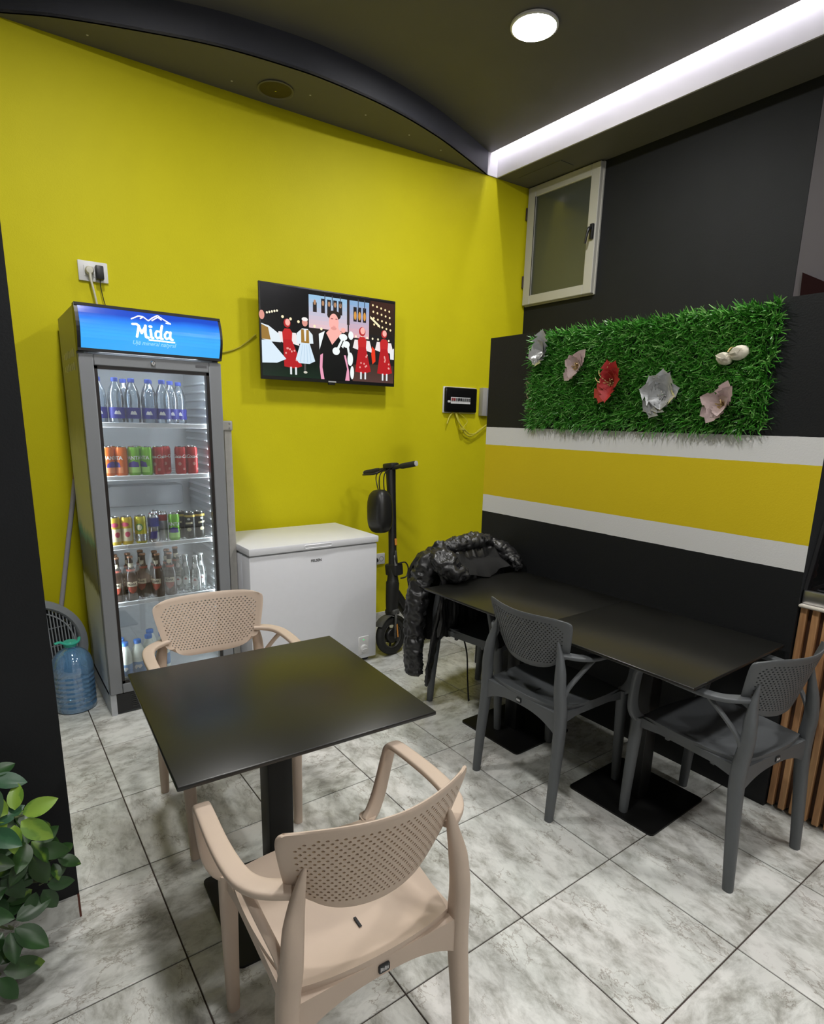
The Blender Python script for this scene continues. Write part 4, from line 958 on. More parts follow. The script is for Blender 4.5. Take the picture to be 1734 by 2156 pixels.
tag(obj('television_cable', cb, mat('yellow_coated_cable', (.42, .37, .02), .5)), 'thin yellow cable running from the television to the fridge top', 'cable')
# consumer unit
t = wfit('fuse_box', 2.762, 1.690, 'black fuse box with a row of breakers on the yellow wall', 'fuse box')
obj('backplate', MB().rbox(-.162, -.012, -.098, .162, 0, .098, .006, 2), WHITE, t, smooth=40)
obj('cover', MB().rbox(-.156, -.034, -.093, .156, -.010, .093, .012, 3), mat('glossy_black', (.006, .006, .006), .15), t, smooth=40)
br = MB()
obj('breaker_rail', MB().box(-.105, -.0358, -.028, .085, -.0335, .020), WHITE, t)
for k in range(9):
    m_ = mat('breaker_red', (.25, .03, .03), .5) if k in (0, 1) else BLACK if k in (3, 4) else mat('breaker_grey', (.12, .12, .12), .5)
    obj('breaker', MB().box(-.100 + k * .021, -.042, -.006, -.086 + k * .021, -.0355, .014), m_, t)
obj('latch', MB().rbox(-.136, -.039, -.022, -.110, -.033, -.006, .004, 1), WHITE, t)
t = wfit('junction_box', 3.008, 1.685, 'narrow grey junction box beside the partition edge', 'junction box')
obj('box', MB().rbox(-.045, -.05, -.108, .045, 0, .108, .004, 2), mat('warm_grey_plastic', (.36, .35, .32), .5), t, smooth=40)
obj('cover', MB().rbox(-.006, -.055, -.108, .0465, -.045, .100, .004, 2), GREYP, t, smooth=40)
CY = mat('yellow_painted_cable', (.55, .50, .05), .5)
def wc(pts, r=.0055): return MB().sweep([wall_frame(x, z, o) for x, z, o in pts], r, n=7)
t = empty('loose_cables', (0, 0, 0), 0, 'loose yellow cables looping under the black fuse box', 'cables')
obj('cable', wc([(2.72, 1.60, .012), (2.74, 1.53, .03), (2.80, 1.47, .035), (2.86, 1.435, .03), (2.93, 1.445, .03), (3.00, 1.49, .03), (3.07, 1.53, .02)]), CY, t, smooth=60)
obj('cable', wc([(2.73, 1.60, .012), (2.75, 1.54, .02), (2.79, 1.46, .03), (2.84, 1.42, .035), (2.90, 1.43, .03), (2.96, 1.47, .03), (3.03, 1.50, .02)]), CY, t, smooth=60)
obj('cable', wc([(2.70, 1.60, .012), (2.66, 1.565, .02), (2.63, 1.51, .03)]), CY, t, smooth=60)
obj('cable', wc([(2.74, 1.60, .012), (2.80, 1.565, .02), (2.83, 1.53, .03), (2.80, 1.495, .03), (2.77, 1.47, .03)], .003), CY, t, smooth=60)
obj('connector', MB().rbox(2.758, wy(2.77) - .05, 1.462, 2.790, wy(2.77) - .02, 1.482, .003, 1), CY, t)
t = wfit('low_socket', 2.04, .50, 'white power socket low on the yellow wall behind the scooter', 'socket')
obj('plate', MB().rbox(-.062, -.012, -.042, .062, 0, .042, .004, 2), WHITE, t, smooth=40)
obj('outlet', MB().lathe([(.020, -.0125), (.017, -.013), (.015, -.0118), (0, -.0118)], 18, c=(.030, 0, 0), axis='y', caps=False), GREYP, t, smooth=40)
t = empty('black_plug', (2.01, wy(2.01) - .0125, .50), aw, 'black plug in the low socket behind the scooter', 'plug')
obj('plug_body', MB().lathe([(.019, 0), (.020, -.02), (.013, -.038), (0, -.040)], 16, axis='y', caps=False), BLACK, t, smooth=40)
obj('cable', MB().sweep([(0, -.03, -.01), (-.01, -.035, -.06), (-.05, -.03, -.14), (-.12, -.03, -.26)], .004, n=8), BLACK, t)

# ================================================================== electric scooter
sc_o = Vector((1.780, 1.570, 0))
lean = R(5)
sc = empty('electric_scooter', sc_o, 0, 'black electric scooter standing between the white freezer and the jacket', 'scooter')
sc.rotation_euler = (-R(8.0), 0, R(12))
SB = mat('matt_black_metal', (.016, .016, .015), .45, noise=.2, nscale=25); SG = mat('grey_fender', (.07, .07, .065), .5, noise=.2, nscale=30)
# local: forward is -X, up Z, axle Y
def wheel(cx, name):
    t_ = obj(name, MB().lathe([(.085, -.022), (.108, -.027), (.122, -.018), (.126, 0), (.122, .018), (.108, .027), (.085, .022), (.085, -.022)], 40, c=(cx, 0, .126), axis='y', caps=False), RUBBER, sc, smooth=60)
    obj('rim', MB().lathe([(.087, -.016), (.078, -.020), (.072, -.010), (.072, .010), (.078, .020), (.087, .016)], 40, c=(cx, 0, .126), axis='y', caps=False), SG, t_, smooth=40)
    h_ = MB().lathe([(.045, -.022), (.050, -.016), (.050, .016), (.045, .022)], 24, c=(cx, 0, .126), axis='y')
    for k in range(7):
        a = 2 * math.pi * k / 7; c_, s_ = math.cos(a), math.sin(a)
        h_.sweep([(cx + .045 * c_, 0, .126 + .045 * s_), (cx + .076 * c_, 0, .126 + .076 * s_)], .009, .006, n=6, smooth=0)
    obj('hub', h_, SB, t_, smooth=40)
    return t_
fw = wheel(0, 'front_wheel'); wheel(.86, 'rear_wheel')
fk = MB()
for s in (-1, 1): fk.sweep([(.0, s * .038, .115), (.004, s * .040, .16), (.02, s * .040, .235), (.035, s * .030, .275)], [.017, .016, .016, .018], [.008, .008, .009, .012], n=8)
fk.rbox(.005, -.045, .262, .062, .045, .300, .010, 2)
fork = obj('fork', fk, SG, sc, smooth=50)
obj('reflector', MB().rbox(.012, -.0515, .115, .024, -.0475, .205, .002, 1), mat('orange_reflector', (.75, .30, .05), .25), fork)
fe = MB(); nn = 22
for k in range(nn):
    a, b_ = R(-8 + 150 * k / nn), R(-8 + 150 * (k + 1) / nn)
    for rr_, sgn in ((.139, 1), (.135, -1)):
        fe.add([(rr_ * math.cos(a), -.036, .126 + rr_ * math.sin(a)), (rr_ * math.cos(b_), -.036, .126 + rr_ * math.sin(b_)), (rr_ * math.cos(b_), .036, .126 + rr_ * math.sin(b_)), (rr_ * math.cos(a), .036, .126 + rr_ * math.sin(a))], [(0, 1, 2, 3)])
obj('front_fender', fe, SG, sc, smooth=40)
obj('stem', MB().sweep([(.030, 0, .285), (.042, 0, .36), (.060, 0, .47), (.063, 0, .485), (.075, 0, .60), (.098, 0, .80), (.118, 0, 1.03), (.132, 0, 1.215)], [.034, .038, .040, .036, .024, .024, .026, .030], [.040, .044, .044, .038, .026, .026, .028, .034], n=14, ex=2.5, side=(0, 1, 0)), SB, sc, smooth=50)
lt = obj('folding_latch', MB().rbox(.045, -.050, .52, .125, .050, .60, .012, 2).sweep([(.055, -.052, .60), (.05, -.060, .64), (.06, -.055, .69)], [.012, .011, .006], [.006, .006, .004], n=8), SB, sc, smooth=50)
obj('latch_lever', MB().rbox(.040, -.058, .59, .060, -.050, .66, .003, 1), mat('dull_silver', (.35, .35, .35), .4, metal=.6), lt)
obj('cable_loop', MB().sweep([(.08, -.05, .60), (.14, -.055, .60), (.165, -.055, .555), (.14, -.055, .505), (.09, -.05, .50)], .005, n=8), BLACK, sc, smooth=60)
obj('side_reflector', MB().rbox(.085, -.034, .72, .103, -.024, .765, .003, 1), mat('orange_reflector', (.75, .30, .05), .25), sc)
# neck tube running back and down to the deck
obj('deck_neck', MB().sweep([(.055, 0, .43), (.10, 0, .36), (.16, 0, .27), (.22, 0, .195)], [.034, .036, .040, .044], [.030, .032, .034, .034], n=12, ex=3, side=(0, 1, 0)), SB, sc, smooth=50)
obj('deck', MB().rbox(.19, -.078, .105, .80, .078, .158, .015, 2), SB, sc, smooth=40)
obj('deck_mat', MB().rbox(.25, -.07, .157, .74, .07, .162, .002, 1), RUBBER, sc)
obj('rear_fender', MB().sweep([(.72, 0, .19), (.80, 0, .265), (.88, 0, .27), (.95, 0, .235)], .036, .004, n=8, side=(0, 1, 0)), SG, sc, smooth=50)
obj('kickstand', MB().sweep([(.34, .06, .11), (.36, .13, .03), (.37, .16, .022)], .008, n=8, smooth=0), SB, sc)
hb = obj('handlebar', MB().sweep([(.122, -.22, 1.240), (.126, -.08, 1.232), (.128, 0, 1.225), (.126, .08, 1.222), (.122, .22, 1.213)], [.013, .013, .017, .013, .013], n=10, side=(1, 0, 0)), SB, sc, smooth=50)
for s in (-1, 1):
    g_ = obj('grip', MB().sweep([(.1255, s * .10, 1.2275 - s * .006), (.125, s * .12, 1.227 - s * .007), (.122, s * .22, 1.2265 - s * .0135), (.122, s * .236, 1.2265 - s * .0145)], [.016, .0185, .0185, .017], n=12, smooth=0), RUBBER, hb, smooth=50)
    obj('grip_end', MB().lathe([(.017, 0), (.0165, s * .004), (0, s * .005)], 12, c=(.122, s * .236, 1.2265 - s * .0145), axis='y', caps=False), mat('silver_logo', (.5, .5, .5), .3), g_)
obj('display', MB().rbox(.10, -.045, 1.225, .175, .045, 1.262, .012, 2), SB, hb, smooth=40)
obj('brake_lever', MB().sweep([(.11, .07, 1.215), (.075, .10, 1.20), (.062, .17, 1.20), (.066, .20, 1.20)], [.008, .007, .006, .005], n=8), SB, hb, smooth=50)
cm = MB()
for s, d in ((.02, .0), (.035, .02), (-.02, .0)): cm.sweep([(.11, s, 1.225), (.05, s + d, 1.19), (.035, s, 1.10), (.060, s * .6, 1.00), (.085, s * .5, .92)], .004, n=6)
obj('brake_cables', cm, BLACK, sc, smooth=60)
bag = obj('handlebar_bag', MB().frombm((lambda bm: (bmesh.ops.create_uvsphere(bm, u_segments=28, v_segments=18, radius=1), bm)[1])(bmesh.new())), mat('black_shell_fabric', (.014, .014, .013), .38, noise=.25, nscale=9, bump=.3, bscale=30), None, smooth=60)
for v in bag.data.vertices:
    x, y, z = v.co; f = lambda a, e: math.copysign(abs(a) ** e, a)
    v.co = (f(x, .62) * .070, f(y, .68) * .078, f(z, .62) * .142 - .012 * abs(x) * (z > 0))
bag.location = sc_o + Vector((-.025, .135, .945)); bag.rotation_euler = (R(-8), R(6), R(12))
tag(bag, 'black hard-shell bag strapped to the scooter stem', 'bag')

# ================================================================== things in the left corner
t = empty('water_jug', (-.043, 1.865, 0), R(20), 'big blue water jug with a green cap on the floor', 'jug')
JUG = clear_mat('blue_jug_plastic', (.58, .80, .98), gloss=.5, body=.40, bodycol=(.22, .50, .88))
prf = [(.075, 0), (.094, .006), (.098, .02)]
for k in range(7):
    z = .035 + k * .026; prf += [(.098, z), (.094, z + .006), (.094, z + .010), (.098, z + .016)]
prf += [(.098, .225), (.096, .25), (.086, .285), (.066, .312), (.040, .330), (.026, .338), (.025, .350)]
obj('bottle', MB().lathe(prf, 32), JUG, t, smooth=50)
GC = mat('mint_green_cap', (.05, .48, .36), .4)
obj('cap', MB().lathe([(.029, .344), (.031, .347), (.031, .368), (.028, .371)], 20), GC, t, smooth=40)
obj('handle', MB().sweep([(-.075, 0, .375), (-.05, -.004, .378), (-.028, -.026, .366), (0, -.034, .362), (.028, -.026, .366), (.05, .004, .372), (.056, .02, .366)], [.010, .010, .008, .008, .008, .008, .006], [.006] * 7, n=8), GC, t, smooth=50)
# round grey fan leaning on the wall
t = empty('box_fan', (-.195, 2.075, 0), 0, 'round grey floor fan behind the water jug', 'fan'); t.rotation_euler = (R(-7), 0, R(14))
FG = mat('fan_grey', (.30, .32, .34), .45); FD = mat('fan_dark_inside', (.02, .02, .022), .6)
r0, zc = .265, .275
obj('outer_ring', MB().lathe([(.272, -.02), (.268, -.055), (.235, -.062), (.225, -.05), (.225, .02), (.272, .03), (.272, -.02)], 48, c=(0, 0, zc), axis='y', caps=False), FG, t, smooth=40)
obj('back_shell', MB().lathe([(.224, .018), (.0, .020)], 40, c=(0, 0, zc), axis='y', caps=False), FD, t)
for k in range(27):
    x = -.208 + k * .016; hh = math.sqrt(max(0, .224 ** 2 - x * x))
    obj('grille_bar', MB().box(x - .0028, -.052, zc - hh, x + .0028, -.044, zc + hh), FG, t)
for z in (.10, -.10, 0): hw = math.sqrt(.224 ** 2 - z * z); obj('cross_bar', MB().box(-hw, -.046, zc + z - .002, hw, -.042, zc + z + .002), FG, t)
obj('grille_ring', MB().lathe([(.205, -.055), (.198, -.055), (.198, -.048), (.205, -.048), (.205, -.055)], 40, c=(0, 0, zc), axis='y', caps=False), FG, t, smooth=30)
obj('hub', MB().lathe([(.050, -.048), (.046, -.060), (.036, -.061), (.034, -.056), (0, -.056)], 28, c=(0, 0, zc), axis='y', caps=False), FG, t, smooth=40)
obj('handle_slot', MB().sweep([(.06 + .0, -.0605, zc + .236), (.0, -.0615, zc + .248), (-.06, -.0605, zc + .236)], .012, .002, n=8, side=(0, 0, 1)), FD, t)
obj('foot', MB().rbox(-.15, -.07, 0, .15, .05, .022, .008, 2), FG, t, smooth=40)
# broom handle
t = empty('broom', (-.10, 2.0, 0), 0, 'thin pale broom handle leaning on the yellow wall behind the fan', 'broom')
tp, bt = Vector((.106, 2.236, 1.205)), Vector((-.112, 2.222, .04)); o_ = Vector((-.10, 2.0, 0))
obj('handle', MB().sweep([bt - o_, tp - o_ - (tp - bt) * .035], .0125, n=12, smooth=0), mat('lilac_handle', (.42, .40, .44), .35), t, smooth=50)
obj('handle_tip', MB().sweep([tp - o_ - (tp - bt) * .035, tp - o_], .0130, n=12, smooth=0), mat('tan_wood', (.35, .22, .14), .6), t, smooth=50)
obj('broom_head', MB().rbox(-.12, .20, 0, .08, .24, .05, .01, 2), GREYP, t)
# rail between the fridge and the freezer
t = empty('metal_rail', (.772, 1.745, 0), 0, 'pale metal rail with a bracket standing between fridge and freezer', 'rail')
RW = mat('pale_metal', (.42, .41, .38), .45, noise=.15, nscale=40)
def rl(name, mb, m, p): return obj(name, mb, m, p)
obj('bar', MB().rbox(-.004, -.010, .0, .036, .006, 1.475, .002, 1), RW, t)
bk = obj('bracket', MB().rbox(-.036, -.018, 1.448, .040, -.010, 1.500, .006, 2), RW, t)
for zz in (1.461, 1.486): obj('screw', MB().lathe([(.006, -.018), (.005, -.021), (0, -.021)], 10, c=(.024, 0, zz), axis='y', caps=False), STEEL, bk)
obj('inner_rail', MB().box(-.014, -.006, 0, -.008, .004, 1.447), mat('dark_edge', (.03, .02, .02), .5), t)
t = empty('upright_bar', (.752, 1.84, 0), 0, 'slim black upright bar with red tags behind the fridge', 'bar')
obj('bar', MB().rbox(-.012, -.01, 0, .026, .02, .93, .004, 1), BLACK, t)
for zz in (.945, .72): obj('red_tag', MB().sweep([(.000, -.014, zz - .02), (.008, -.016, zz), (.002, -.014, zz + .02)], [.006, .012, .004], .003, n=8, side=(1, 0, 0)), mat('red_tag_plastic', (.5, .03, .02), .5), t)
# ================================================================== artificial grass panel
TY0, TY1, TZ0, TZ1 = -.405, .800, 1.520, 1.975
gp = empty('artificial_grass_panel', (PXF, (TY0 + TY1) / 2, (TZ0 + TZ1) / 2), 0, 'green artificial grass panel with fabric flowers on the striped partition', 'grass panel')
yc, zc = (TY0 + TY1) / 2, (TZ0 + TZ1) / 2
obj('backing', MB().box(-.014, TY0 - yc + .02, TZ0 - zc + .02, -.001, TY1 - yc - .02, TZ1 - zc - .02), mat('dark_green_backing', (.010, .035, .010), .9), gp)
rg = random.Random(11); gb = MB(); gb.keep = True
GC_ = [(.040, .20, .018), (.075, .33, .032), (.12, .42, .06), (.27, .56, .15), (.048, .23, .024)]
for k in range(3600):
    ty, tz = rg.uniform(TY0, TY1) - yc, rg.uniform(TZ0, TZ1) - zc
    # tuft axis leans outwards and, near the rim, over the edge
    ey = max(0, abs(ty) / ((TY1 - TY0) / 2) - .9) * 6 * (1 if ty > 0 else -1); ez = max(0, abs(tz) / ((TZ1 - TZ0) / 2) - .85) * 4 * (1 if tz > 0 else -1)
    ax = Vector((-1.0, ey + rg.uniform(-.45, .45), ez + rg.uniform(-.45, .45) + .05)).normalized()
    for q in range(6):
        d = (ax + Vector((rg.uniform(-.3, .3), rg.uniform(-.85, .85), rg.uniform(-.85, .85)))).normalized()
        ln = rg.uniform(.030, .056); w_ = rg.uniform(.0019, .0034)
        sd_ = d.cross(Vector((rg.uniform(-1, 1), rg.uniform(-1, 1), rg.uniform(-1, 1)))).normalized() * w_
        p0 = Vector((-.010, ty, tz)) + Vector((0, rg.uniform(-.008, .008), rg.uniform(-.008, .008)))
        cv = Vector((rg.uniform(-.2, .2), rg.uniform(-.3, .3), rg.uniform(-.35, .2))) * ln
        p1 = p0 + d * ln * .55 + cv * .25; p2 = p0 + d * ln + cv
        if p1.x > -.003: p1.x = -.003
        if p2.x > -.003: p2.x = -.003
        cg_ = rg.choice(GC_)
        gb.add([p0 - sd_, p0 + sd_, p1 + sd_, p1 - sd_, p2 + sd_ * .3, p2 - sd_ * .3], [(0, 1, 2, 3), (3, 2, 4, 5)], cg_); gb.c[-2:] = [cg_, cg_]
gm_ = bpy.data.materials.new('plastic_grass'); gm_.use_nodes = True
nt = gm_.node_tree; b = nt.nodes['Principled BSDF']; at = nt.nodes.new('ShaderNodeVertexColor'); at.layer_name = 'col'
nt.links.new(at.outputs['Color'], b.inputs['Base Color']); b.inputs['Roughness'].default_value = .32; b.inputs['Specular IOR Level'].default_value = .6
g_ = obj('grass_blades', gb, gm_, gp); g_['kind'] = 'stuff'
for k, (z, dz, ln) in enumerate([(1.735, -.012, .05), (1.702, -.03, .055), (1.655, -.025, .045), (1.597, .008, .055)]):
    y_ = TY1 - .012
    tag(obj('cable_tie', MB().sweep([(PXF - .012, y_ - .02, z), (PXF - .03, y_ + .010, z + dz * .4), (PXF - .040, y_ + ln * .6, z - dz)], [.003, .004, .003], [.002, .002, .0015], n=6), mat('straw_plastic', (.48, .38, .22), .5)), 'straw-coloured tie end sticking out of the grass panel, %s of four' % ['topmost', 'second', 'third', 'lowest'][k], 'cable tie', 'tie ends on the grass panel')
# ------------------------------------------------------------------ fabric flowers
def petal(L_, W_, jag, fold, m, name, curl=.12):
    mb = MB(); n = 9; V = []; F = []
    for i in range(n + 1):
        f = i / n; w_ = W_ * (math.sin(math.pi * min(1, f * .92 + .06)) ** .8) * (1 + (jag if i % 2 else -jag) * (0.45 if i < n else 0))
        z = curl * L_ * math.sin(f * 2.2)
        for s, zz in ((-1, fold), (-.5, fold * .35), (0, 0), (.5, fold * .35), (1, fold)): V.append((f * L_ - (.10 * L_ * jag * abs(s) if i % 2 else 0), s * w_, z + zz * w_))
    for i in range(n):
        for k in range(4): a = i * 5 + k; F.append((a, a + 1, a + 6, a + 5))
    mb.add(V, F); me = mb.mesh(name); me.materials.append(m)
    for p in me.polygons: p.use_smooth = True
    return me
SILF = mat('silver_fabric', (.38, .39, .40), .38, metal=.25, noise=.25, nscale=60, bump=.3, bscale=120); GLIT = mat('silver_glitter', (.75, .75, .76), .2, metal=.6, noise=.4, nscale=300)
PINKF = mat('dusty_pink_fabric', (.50, .38, .37), .6, noise=.12, nscale=50, bump=.3, bscale=120); REDF = mat('red_velvet', (.36, .012, .014), .6, noise=.3, nscale=50); REDL = mat('bright_red_fabric', (.48, .05, .03), .55, noise=.2, nscale=50)
GOLDF = mat('gold_glitter', (.60, .45, .20), .35, metal=.5, noise=.4, nscale=200); CREAMF = mat('cream_bud', (.68, .63, .52), .7, noise=.1, nscale=60)
def flower(name, py_, pz_, petals, label, centre=None):
    t = empty(name, (PXF - .050, py_, pz_), 0, label, 'flower', 'fabric flowers on the grass panel')
    for (ang, tilt, me) in petals:     # ang in the wall plane: 0 = towards +Y (left in view), 90 = up
        a = R(ang); d = Vector((0, math.cos(a), math.sin(a))); d = (d * math.cos(R(tilt)) + Vector((-1, 0, 0)) * math.sin(R(tilt))).normalized()
        nrm = (Vector((-1, 0, 0)) - d * Vector((-1, 0, 0)).dot(d)).normalized(); sd_ = nrm.cross(d)
        o = obj('petal', me, None, t); o.matrix_local = Matrix((d, sd_, nrm)).transposed().to_4x4()
    if centre:
        mb = MB(); rr_ = random.Random(3)
        for k in range(14):
            a = rr_.uniform(0, 6.28); r_ = rr_.uniform(.004, .018); mb.sweep([(0, 0, 0), (-.020, r_ * math.cos(a), r_ * math.sin(a)), (-.030, 1.3 * r_ * math.cos(a), 1.3 * r_ * math.sin(a))], [.0012, .0014, .0026], n=5, smooth=0)
        obj('stamens', mb, centre, t)
    obj('stem', MB().sweep([(.0, 0, 0), (.035, 0, -.004)], .003, n=6, smooth=0), mat('stem_green', (.05, .10, .03), .6), t)
    return t
sp1 = petal(.115, .042, .9, .35, SILF, 'silver_petal'); sp2 = petal(.085, .038, .9, .3, GLIT, 'glitter_petal'); sp3 = petal(.075, .040, .7, .3, SILF, 'small_silver_petal')
pk1 = petal(.095, .032, .35, .45, PINKF, 'pink_petal'); pk2 = petal(.075, .030, .3, .4, PINKF, 'small_pink_petal'); rd1 = petal(.110, .036, .7, .35, REDF, 'red_petal'); rd2 = petal(.115, .034, .7, .3, REDL, 'bright_red_petal'); rd3 = petal(.070, .024, .6, .35, REDF, 'small_red_petal')
def gold_edge(t, angs):
    for a_ in angs:
        a = R(a_); obj('gold_edging', MB().sweep([(-.028, .022 * math.cos(a) + .010 * math.sin(a), .022 * math.sin(a) - .010 * math.cos(a)), (-.034, .062 * math.cos(a) + .012 * math.sin(a), .062 * math.sin(a) - .012 * math.cos(a)), (-.030, .085 * math.cos(a), .085 * math.sin(a))], .0022, n=5), GOLDF, t)
flower('silver_poinsettia', .705, 1.885, [(75, 25, sp3), (95, 8, sp1), (150, 30, sp3), (310, 10, sp2), (285, 20, sp2), (335, 25, sp2), (200, 40, sp3), (60, 5, sp3)], 'silver fabric flower at the left end of the grass panel')
flower('pink_poinsettia', .470, 1.800, [(100, 15, pk2), (125, 10, pk1), (60, 30, pk2), (315, 8, pk1), (290, 30, pk2), (30, 30, pk2), (180, 40, pk2)], 'small pink fabric flower between the left silver and the red flower', GOLDF)
t = flower('red_poinsettia', .262, 1.718, [(75, 10, rd1), (110, 20, rd1), (140, 30, rd1), (40, 25, rd3), (175, 35, rd1), (270, 25, rd1), (300, 10, rd2), (322, 5, rd2), (15, 20, rd3), (345, 30, rd3), (90, 45, rd3)], 'red velvet flower with gold trim on the grass panel', GOLDF)
for o in t.children:
    if o.name.startswith('petal'): o.scale = (1, 1, 1)
gold_edge(t, [85, 15, 40])
t = flower('silver_poinsettia', -.005, 1.655, [(50, 10, sp1), (85, 6, sp1), (115, 22, sp1), (15, 20, sp1), (340, 30, sp3), (322, 6, sp1), (298, 8, sp1), (265, 25, sp3), (160, 10, sp2), (185, 25, sp2)], 'large silver fabric flower in the middle of the grass panel', GLIT)
flower('pink_poinsettia', -.262, 1.615, [(100, 10, pk1), (125, 25, pk1), (20, 20, pk1), (330, 12, pk1), (300, 20, pk1), (150, 45, pk2), (260, 45, pk2)], 'large pink fabric flower at the right end of the grass panel', GOLDF)
t = empty('cream_buds', (PXF - .055, -.272, 1.800), 0, 'pair of cream cotton buds at the upper right of the grass panel', 'flower', 'fabric flowers on the grass panel')
for (dy, dz, r_, a) in ((.030, -.010, .027, 20), (-.024, .008, .031, -15)):
    mb = MB().lathe([(.0, -1.0), (.55, -.9), (.9, -.45), (1, 0), (.92, .4), (.6, .85), (.0, 1.0)], 14, axis='y', caps=False)
    mb.v = [(x * r_ * .9, y * r_ * 1.15, z * r_ * .9) for x, y, z in mb.v]
    o = obj('bud', mb, CREAMF, t, loc=(0, dy, dz), rot=(R(a), 0, 0), smooth=60)
    for k in range(3): obj('bud_leaf', MB().sweep([(-.026, -.026 + k * .01, .004), (-.030, 0, .010 - k * .008), (-.026, .026, .002)], [.001, .009, .001], .0015, n=6, side=(0, 0, 1)), CREAMF, o, smooth=60)
obj('gold_wire', MB().sweep([(.02, .0, .03), (-.01, .004, .028), (-.02, .010, .012)], .003, n=6), GOLDF, t)

# ================================================================== wooden slat counter and display case
CX = 2.172
ct = empty('slatted_counter', (CX, -1.40, 0), 0, 'counter fronted with vertical wooden slats at the right edge', 'counter')
obj('body', MB().box(.012, -.80, 0.02, .60, .772, .855), mat('dark_brown_board', (.085, .035, .015), .6, noise=.3, nscale=12), ct)
wm = bpy.data.materials.new('oiled_wood'); wm.use_nodes = True
nt = wm.node_tree; b = nt.nodes['Principled BSDF']; L = nt.links.new
tc = nt.nodes.new('ShaderNodeTexCoord'); oi = nt.nodes.new('ShaderNodeObjectInfo'); mp = nt.nodes.new('ShaderNodeMapping'); mp.inputs['Scale'].default_value = (30, 30, 2.0)
cx_ = nt.nodes.new('ShaderNodeCombineXYZ'); ml = nd(nt, 'ShaderNodeMath', op='MULTIPLY'); ml.inputs[1].default_value = 40; L(oi.outputs['Random'], ml.inputs[0]); L(ml.outputs[0], cx_.inputs[2]); L(cx_.outputs[0], mp.inputs['Location'])
L(tc.outputs['Object'], mp.inputs['Vector']); nz = nd(nt, 'ShaderNodeTexNoise', Scale=1.5, Detail=6.0, Distortion=1.0); L(mp.outputs[0], nz.inputs['Vector'])
rp = ramp(nt, [(.3, (.28, .125, .05)), (.5, (.46, .24, .105)), (.7, (.56, .33, .155))]); L(nz.outputs['Fac'], rp.inputs[0]); L(rp.outputs[0], b.inputs['Base Color']); b.inputs['Roughness'].default_value = .5
sm1 = MB().rbox(-.012, -.0115, .012, .014, .0115, .862, .002, 1).mesh('slat'); sm1.materials.append(wm)
sm2 = MB().rbox(-.002, -.008, .016, .014, .008, .858, .001, 1).mesh('slat_inner'); sm2.materials.append(wm)
for k in range(38):
    o = bpy.data.objects.new('slat', sm1); col.objects.link(o); o.parent = ct; o.location = (0, .760 - k * .041, 0)
obj('worktop', MB().rbox(-.034, -.80, .864, .62, .7745, .876, .004, 1), mat('cream_stone', (.62, .58, .52), .4, noise=.05), ct, smooth=40)
dc = empty('display_case', (CX, -1.40, .8765), 0, 'refrigerated glass display case standing on the slatted counter', 'display case')
obj('steel_base', MB().rbox(-.014, -.76, .0, .55, .772, .052, .005, 2), STEEL, dc, smooth=40)
obj('steel_tray', MB().box(.03, -.72, .052, .50, .74, .056), CHROME, dc)
obj('corner_bracket', MB().rbox(.06, .66, .056, .09, .69, .075, .003, 1), CHROME, dc)
DG = clear_mat('case_glass', (.80, .80, .82), gloss=.3, rough=.02)
obj('front_glass', MB().add([(.0, -.74, .054), (.0, .764, .054), (.12, .764, .46), (.12, -.74, .46), (.006, -.74, .054), (.006, .764, .054), (.126, .764, .46), (.126, -.74, .46)], [(0, 1, 2, 3), (7, 6, 5, 4), (0, 4, 5, 1), (3, 2, 6, 7), (1, 5, 6, 2), (0, 3, 7, 4)]), DG, dc)
obj('end_frame', MB().prism([(-.006, .052), (.030, .052), (.150, .47), (.112, .47)], 'y', .764, .775), BLACK, dc)
obj('end_glass', MB().prism([(.028, .054), (.50, .054), (.50, .46), (.145, .46)], 'y', .766, .772), DG, dc)
obj('top_frame', MB().rbox(.10, -.75, .455, .54, .775, .49, .006, 1), BLACK, dc)
obj('back_panel', MB().box(.50, -.75, .05, .54, .775, .46), mat('case_dark_back', (.05, .04, .04), .5), dc)
ME = mat('raw_meat', (.42, .10, .10), .35, noise=.4, nscale=25, bump=.4, bscale=40)
def lump(seed, sx, sy, sz):
    bm = bmesh.new(); bmesh.ops.create_icosphere(bm, subdivisions=3, radius=1); rn = random.Random(seed); ph = [rn.uniform(0, 6) for _ in range(4)]
    for v in bm.verts:
        k = 1 + .10 * math.sin(v.co.x * 4 + ph[0]) + .08 * math.sin(v.co.y * 5 + ph[1]) + .07 * math.sin(v.co.z * 6 + ph[2]); v.co = Vector((v.co.x * sx, v.co.y * sy, max(v.co.z, -.75) * sz)) * k
    return MB().frombm(bm)
tag(obj('meat_cut', lump(1, .06, .09, .045), ME, None, loc=(CX + .17, -.76, .9722), smooth=80), 'pink meat cut lying low in the display case', 'meat', 'meat in the display case')
tag(obj('meat_cut', lump(2, .08, .10, .05), mat('dark_meat', (.22, .06, .05), .4, noise=.4, nscale=20), None, loc=(CX + .20, -.98, .9782), smooth=80), 'dark red meat cut deeper in the display case', 'meat', 'meat in the display case')
o = obj('glass_shelf', MB().box(.16, -.72, .20, .49, .74, .206), DG, dc)
for k, (y, c_) in enumerate(((-.70, (.40, .09, .03)), (-.80, (.35, .12, .12)), (-.93, (.42, .16, .14)))):
    tag(obj('sausage', lump(5 + k, .035, .05, .022), mat('sausage_%d' % k, c_, .4, noise=.2), None, loc=(CX + .22, y, .8765 + .207 + .0185), smooth=80), ['orange-brown sausage by the case end glass on the shelf', 'dark pink sausage second on the case shelf', 'pale pink sausage third on the case shelf'][k], 'sausage', 'sausages on the case shelf')

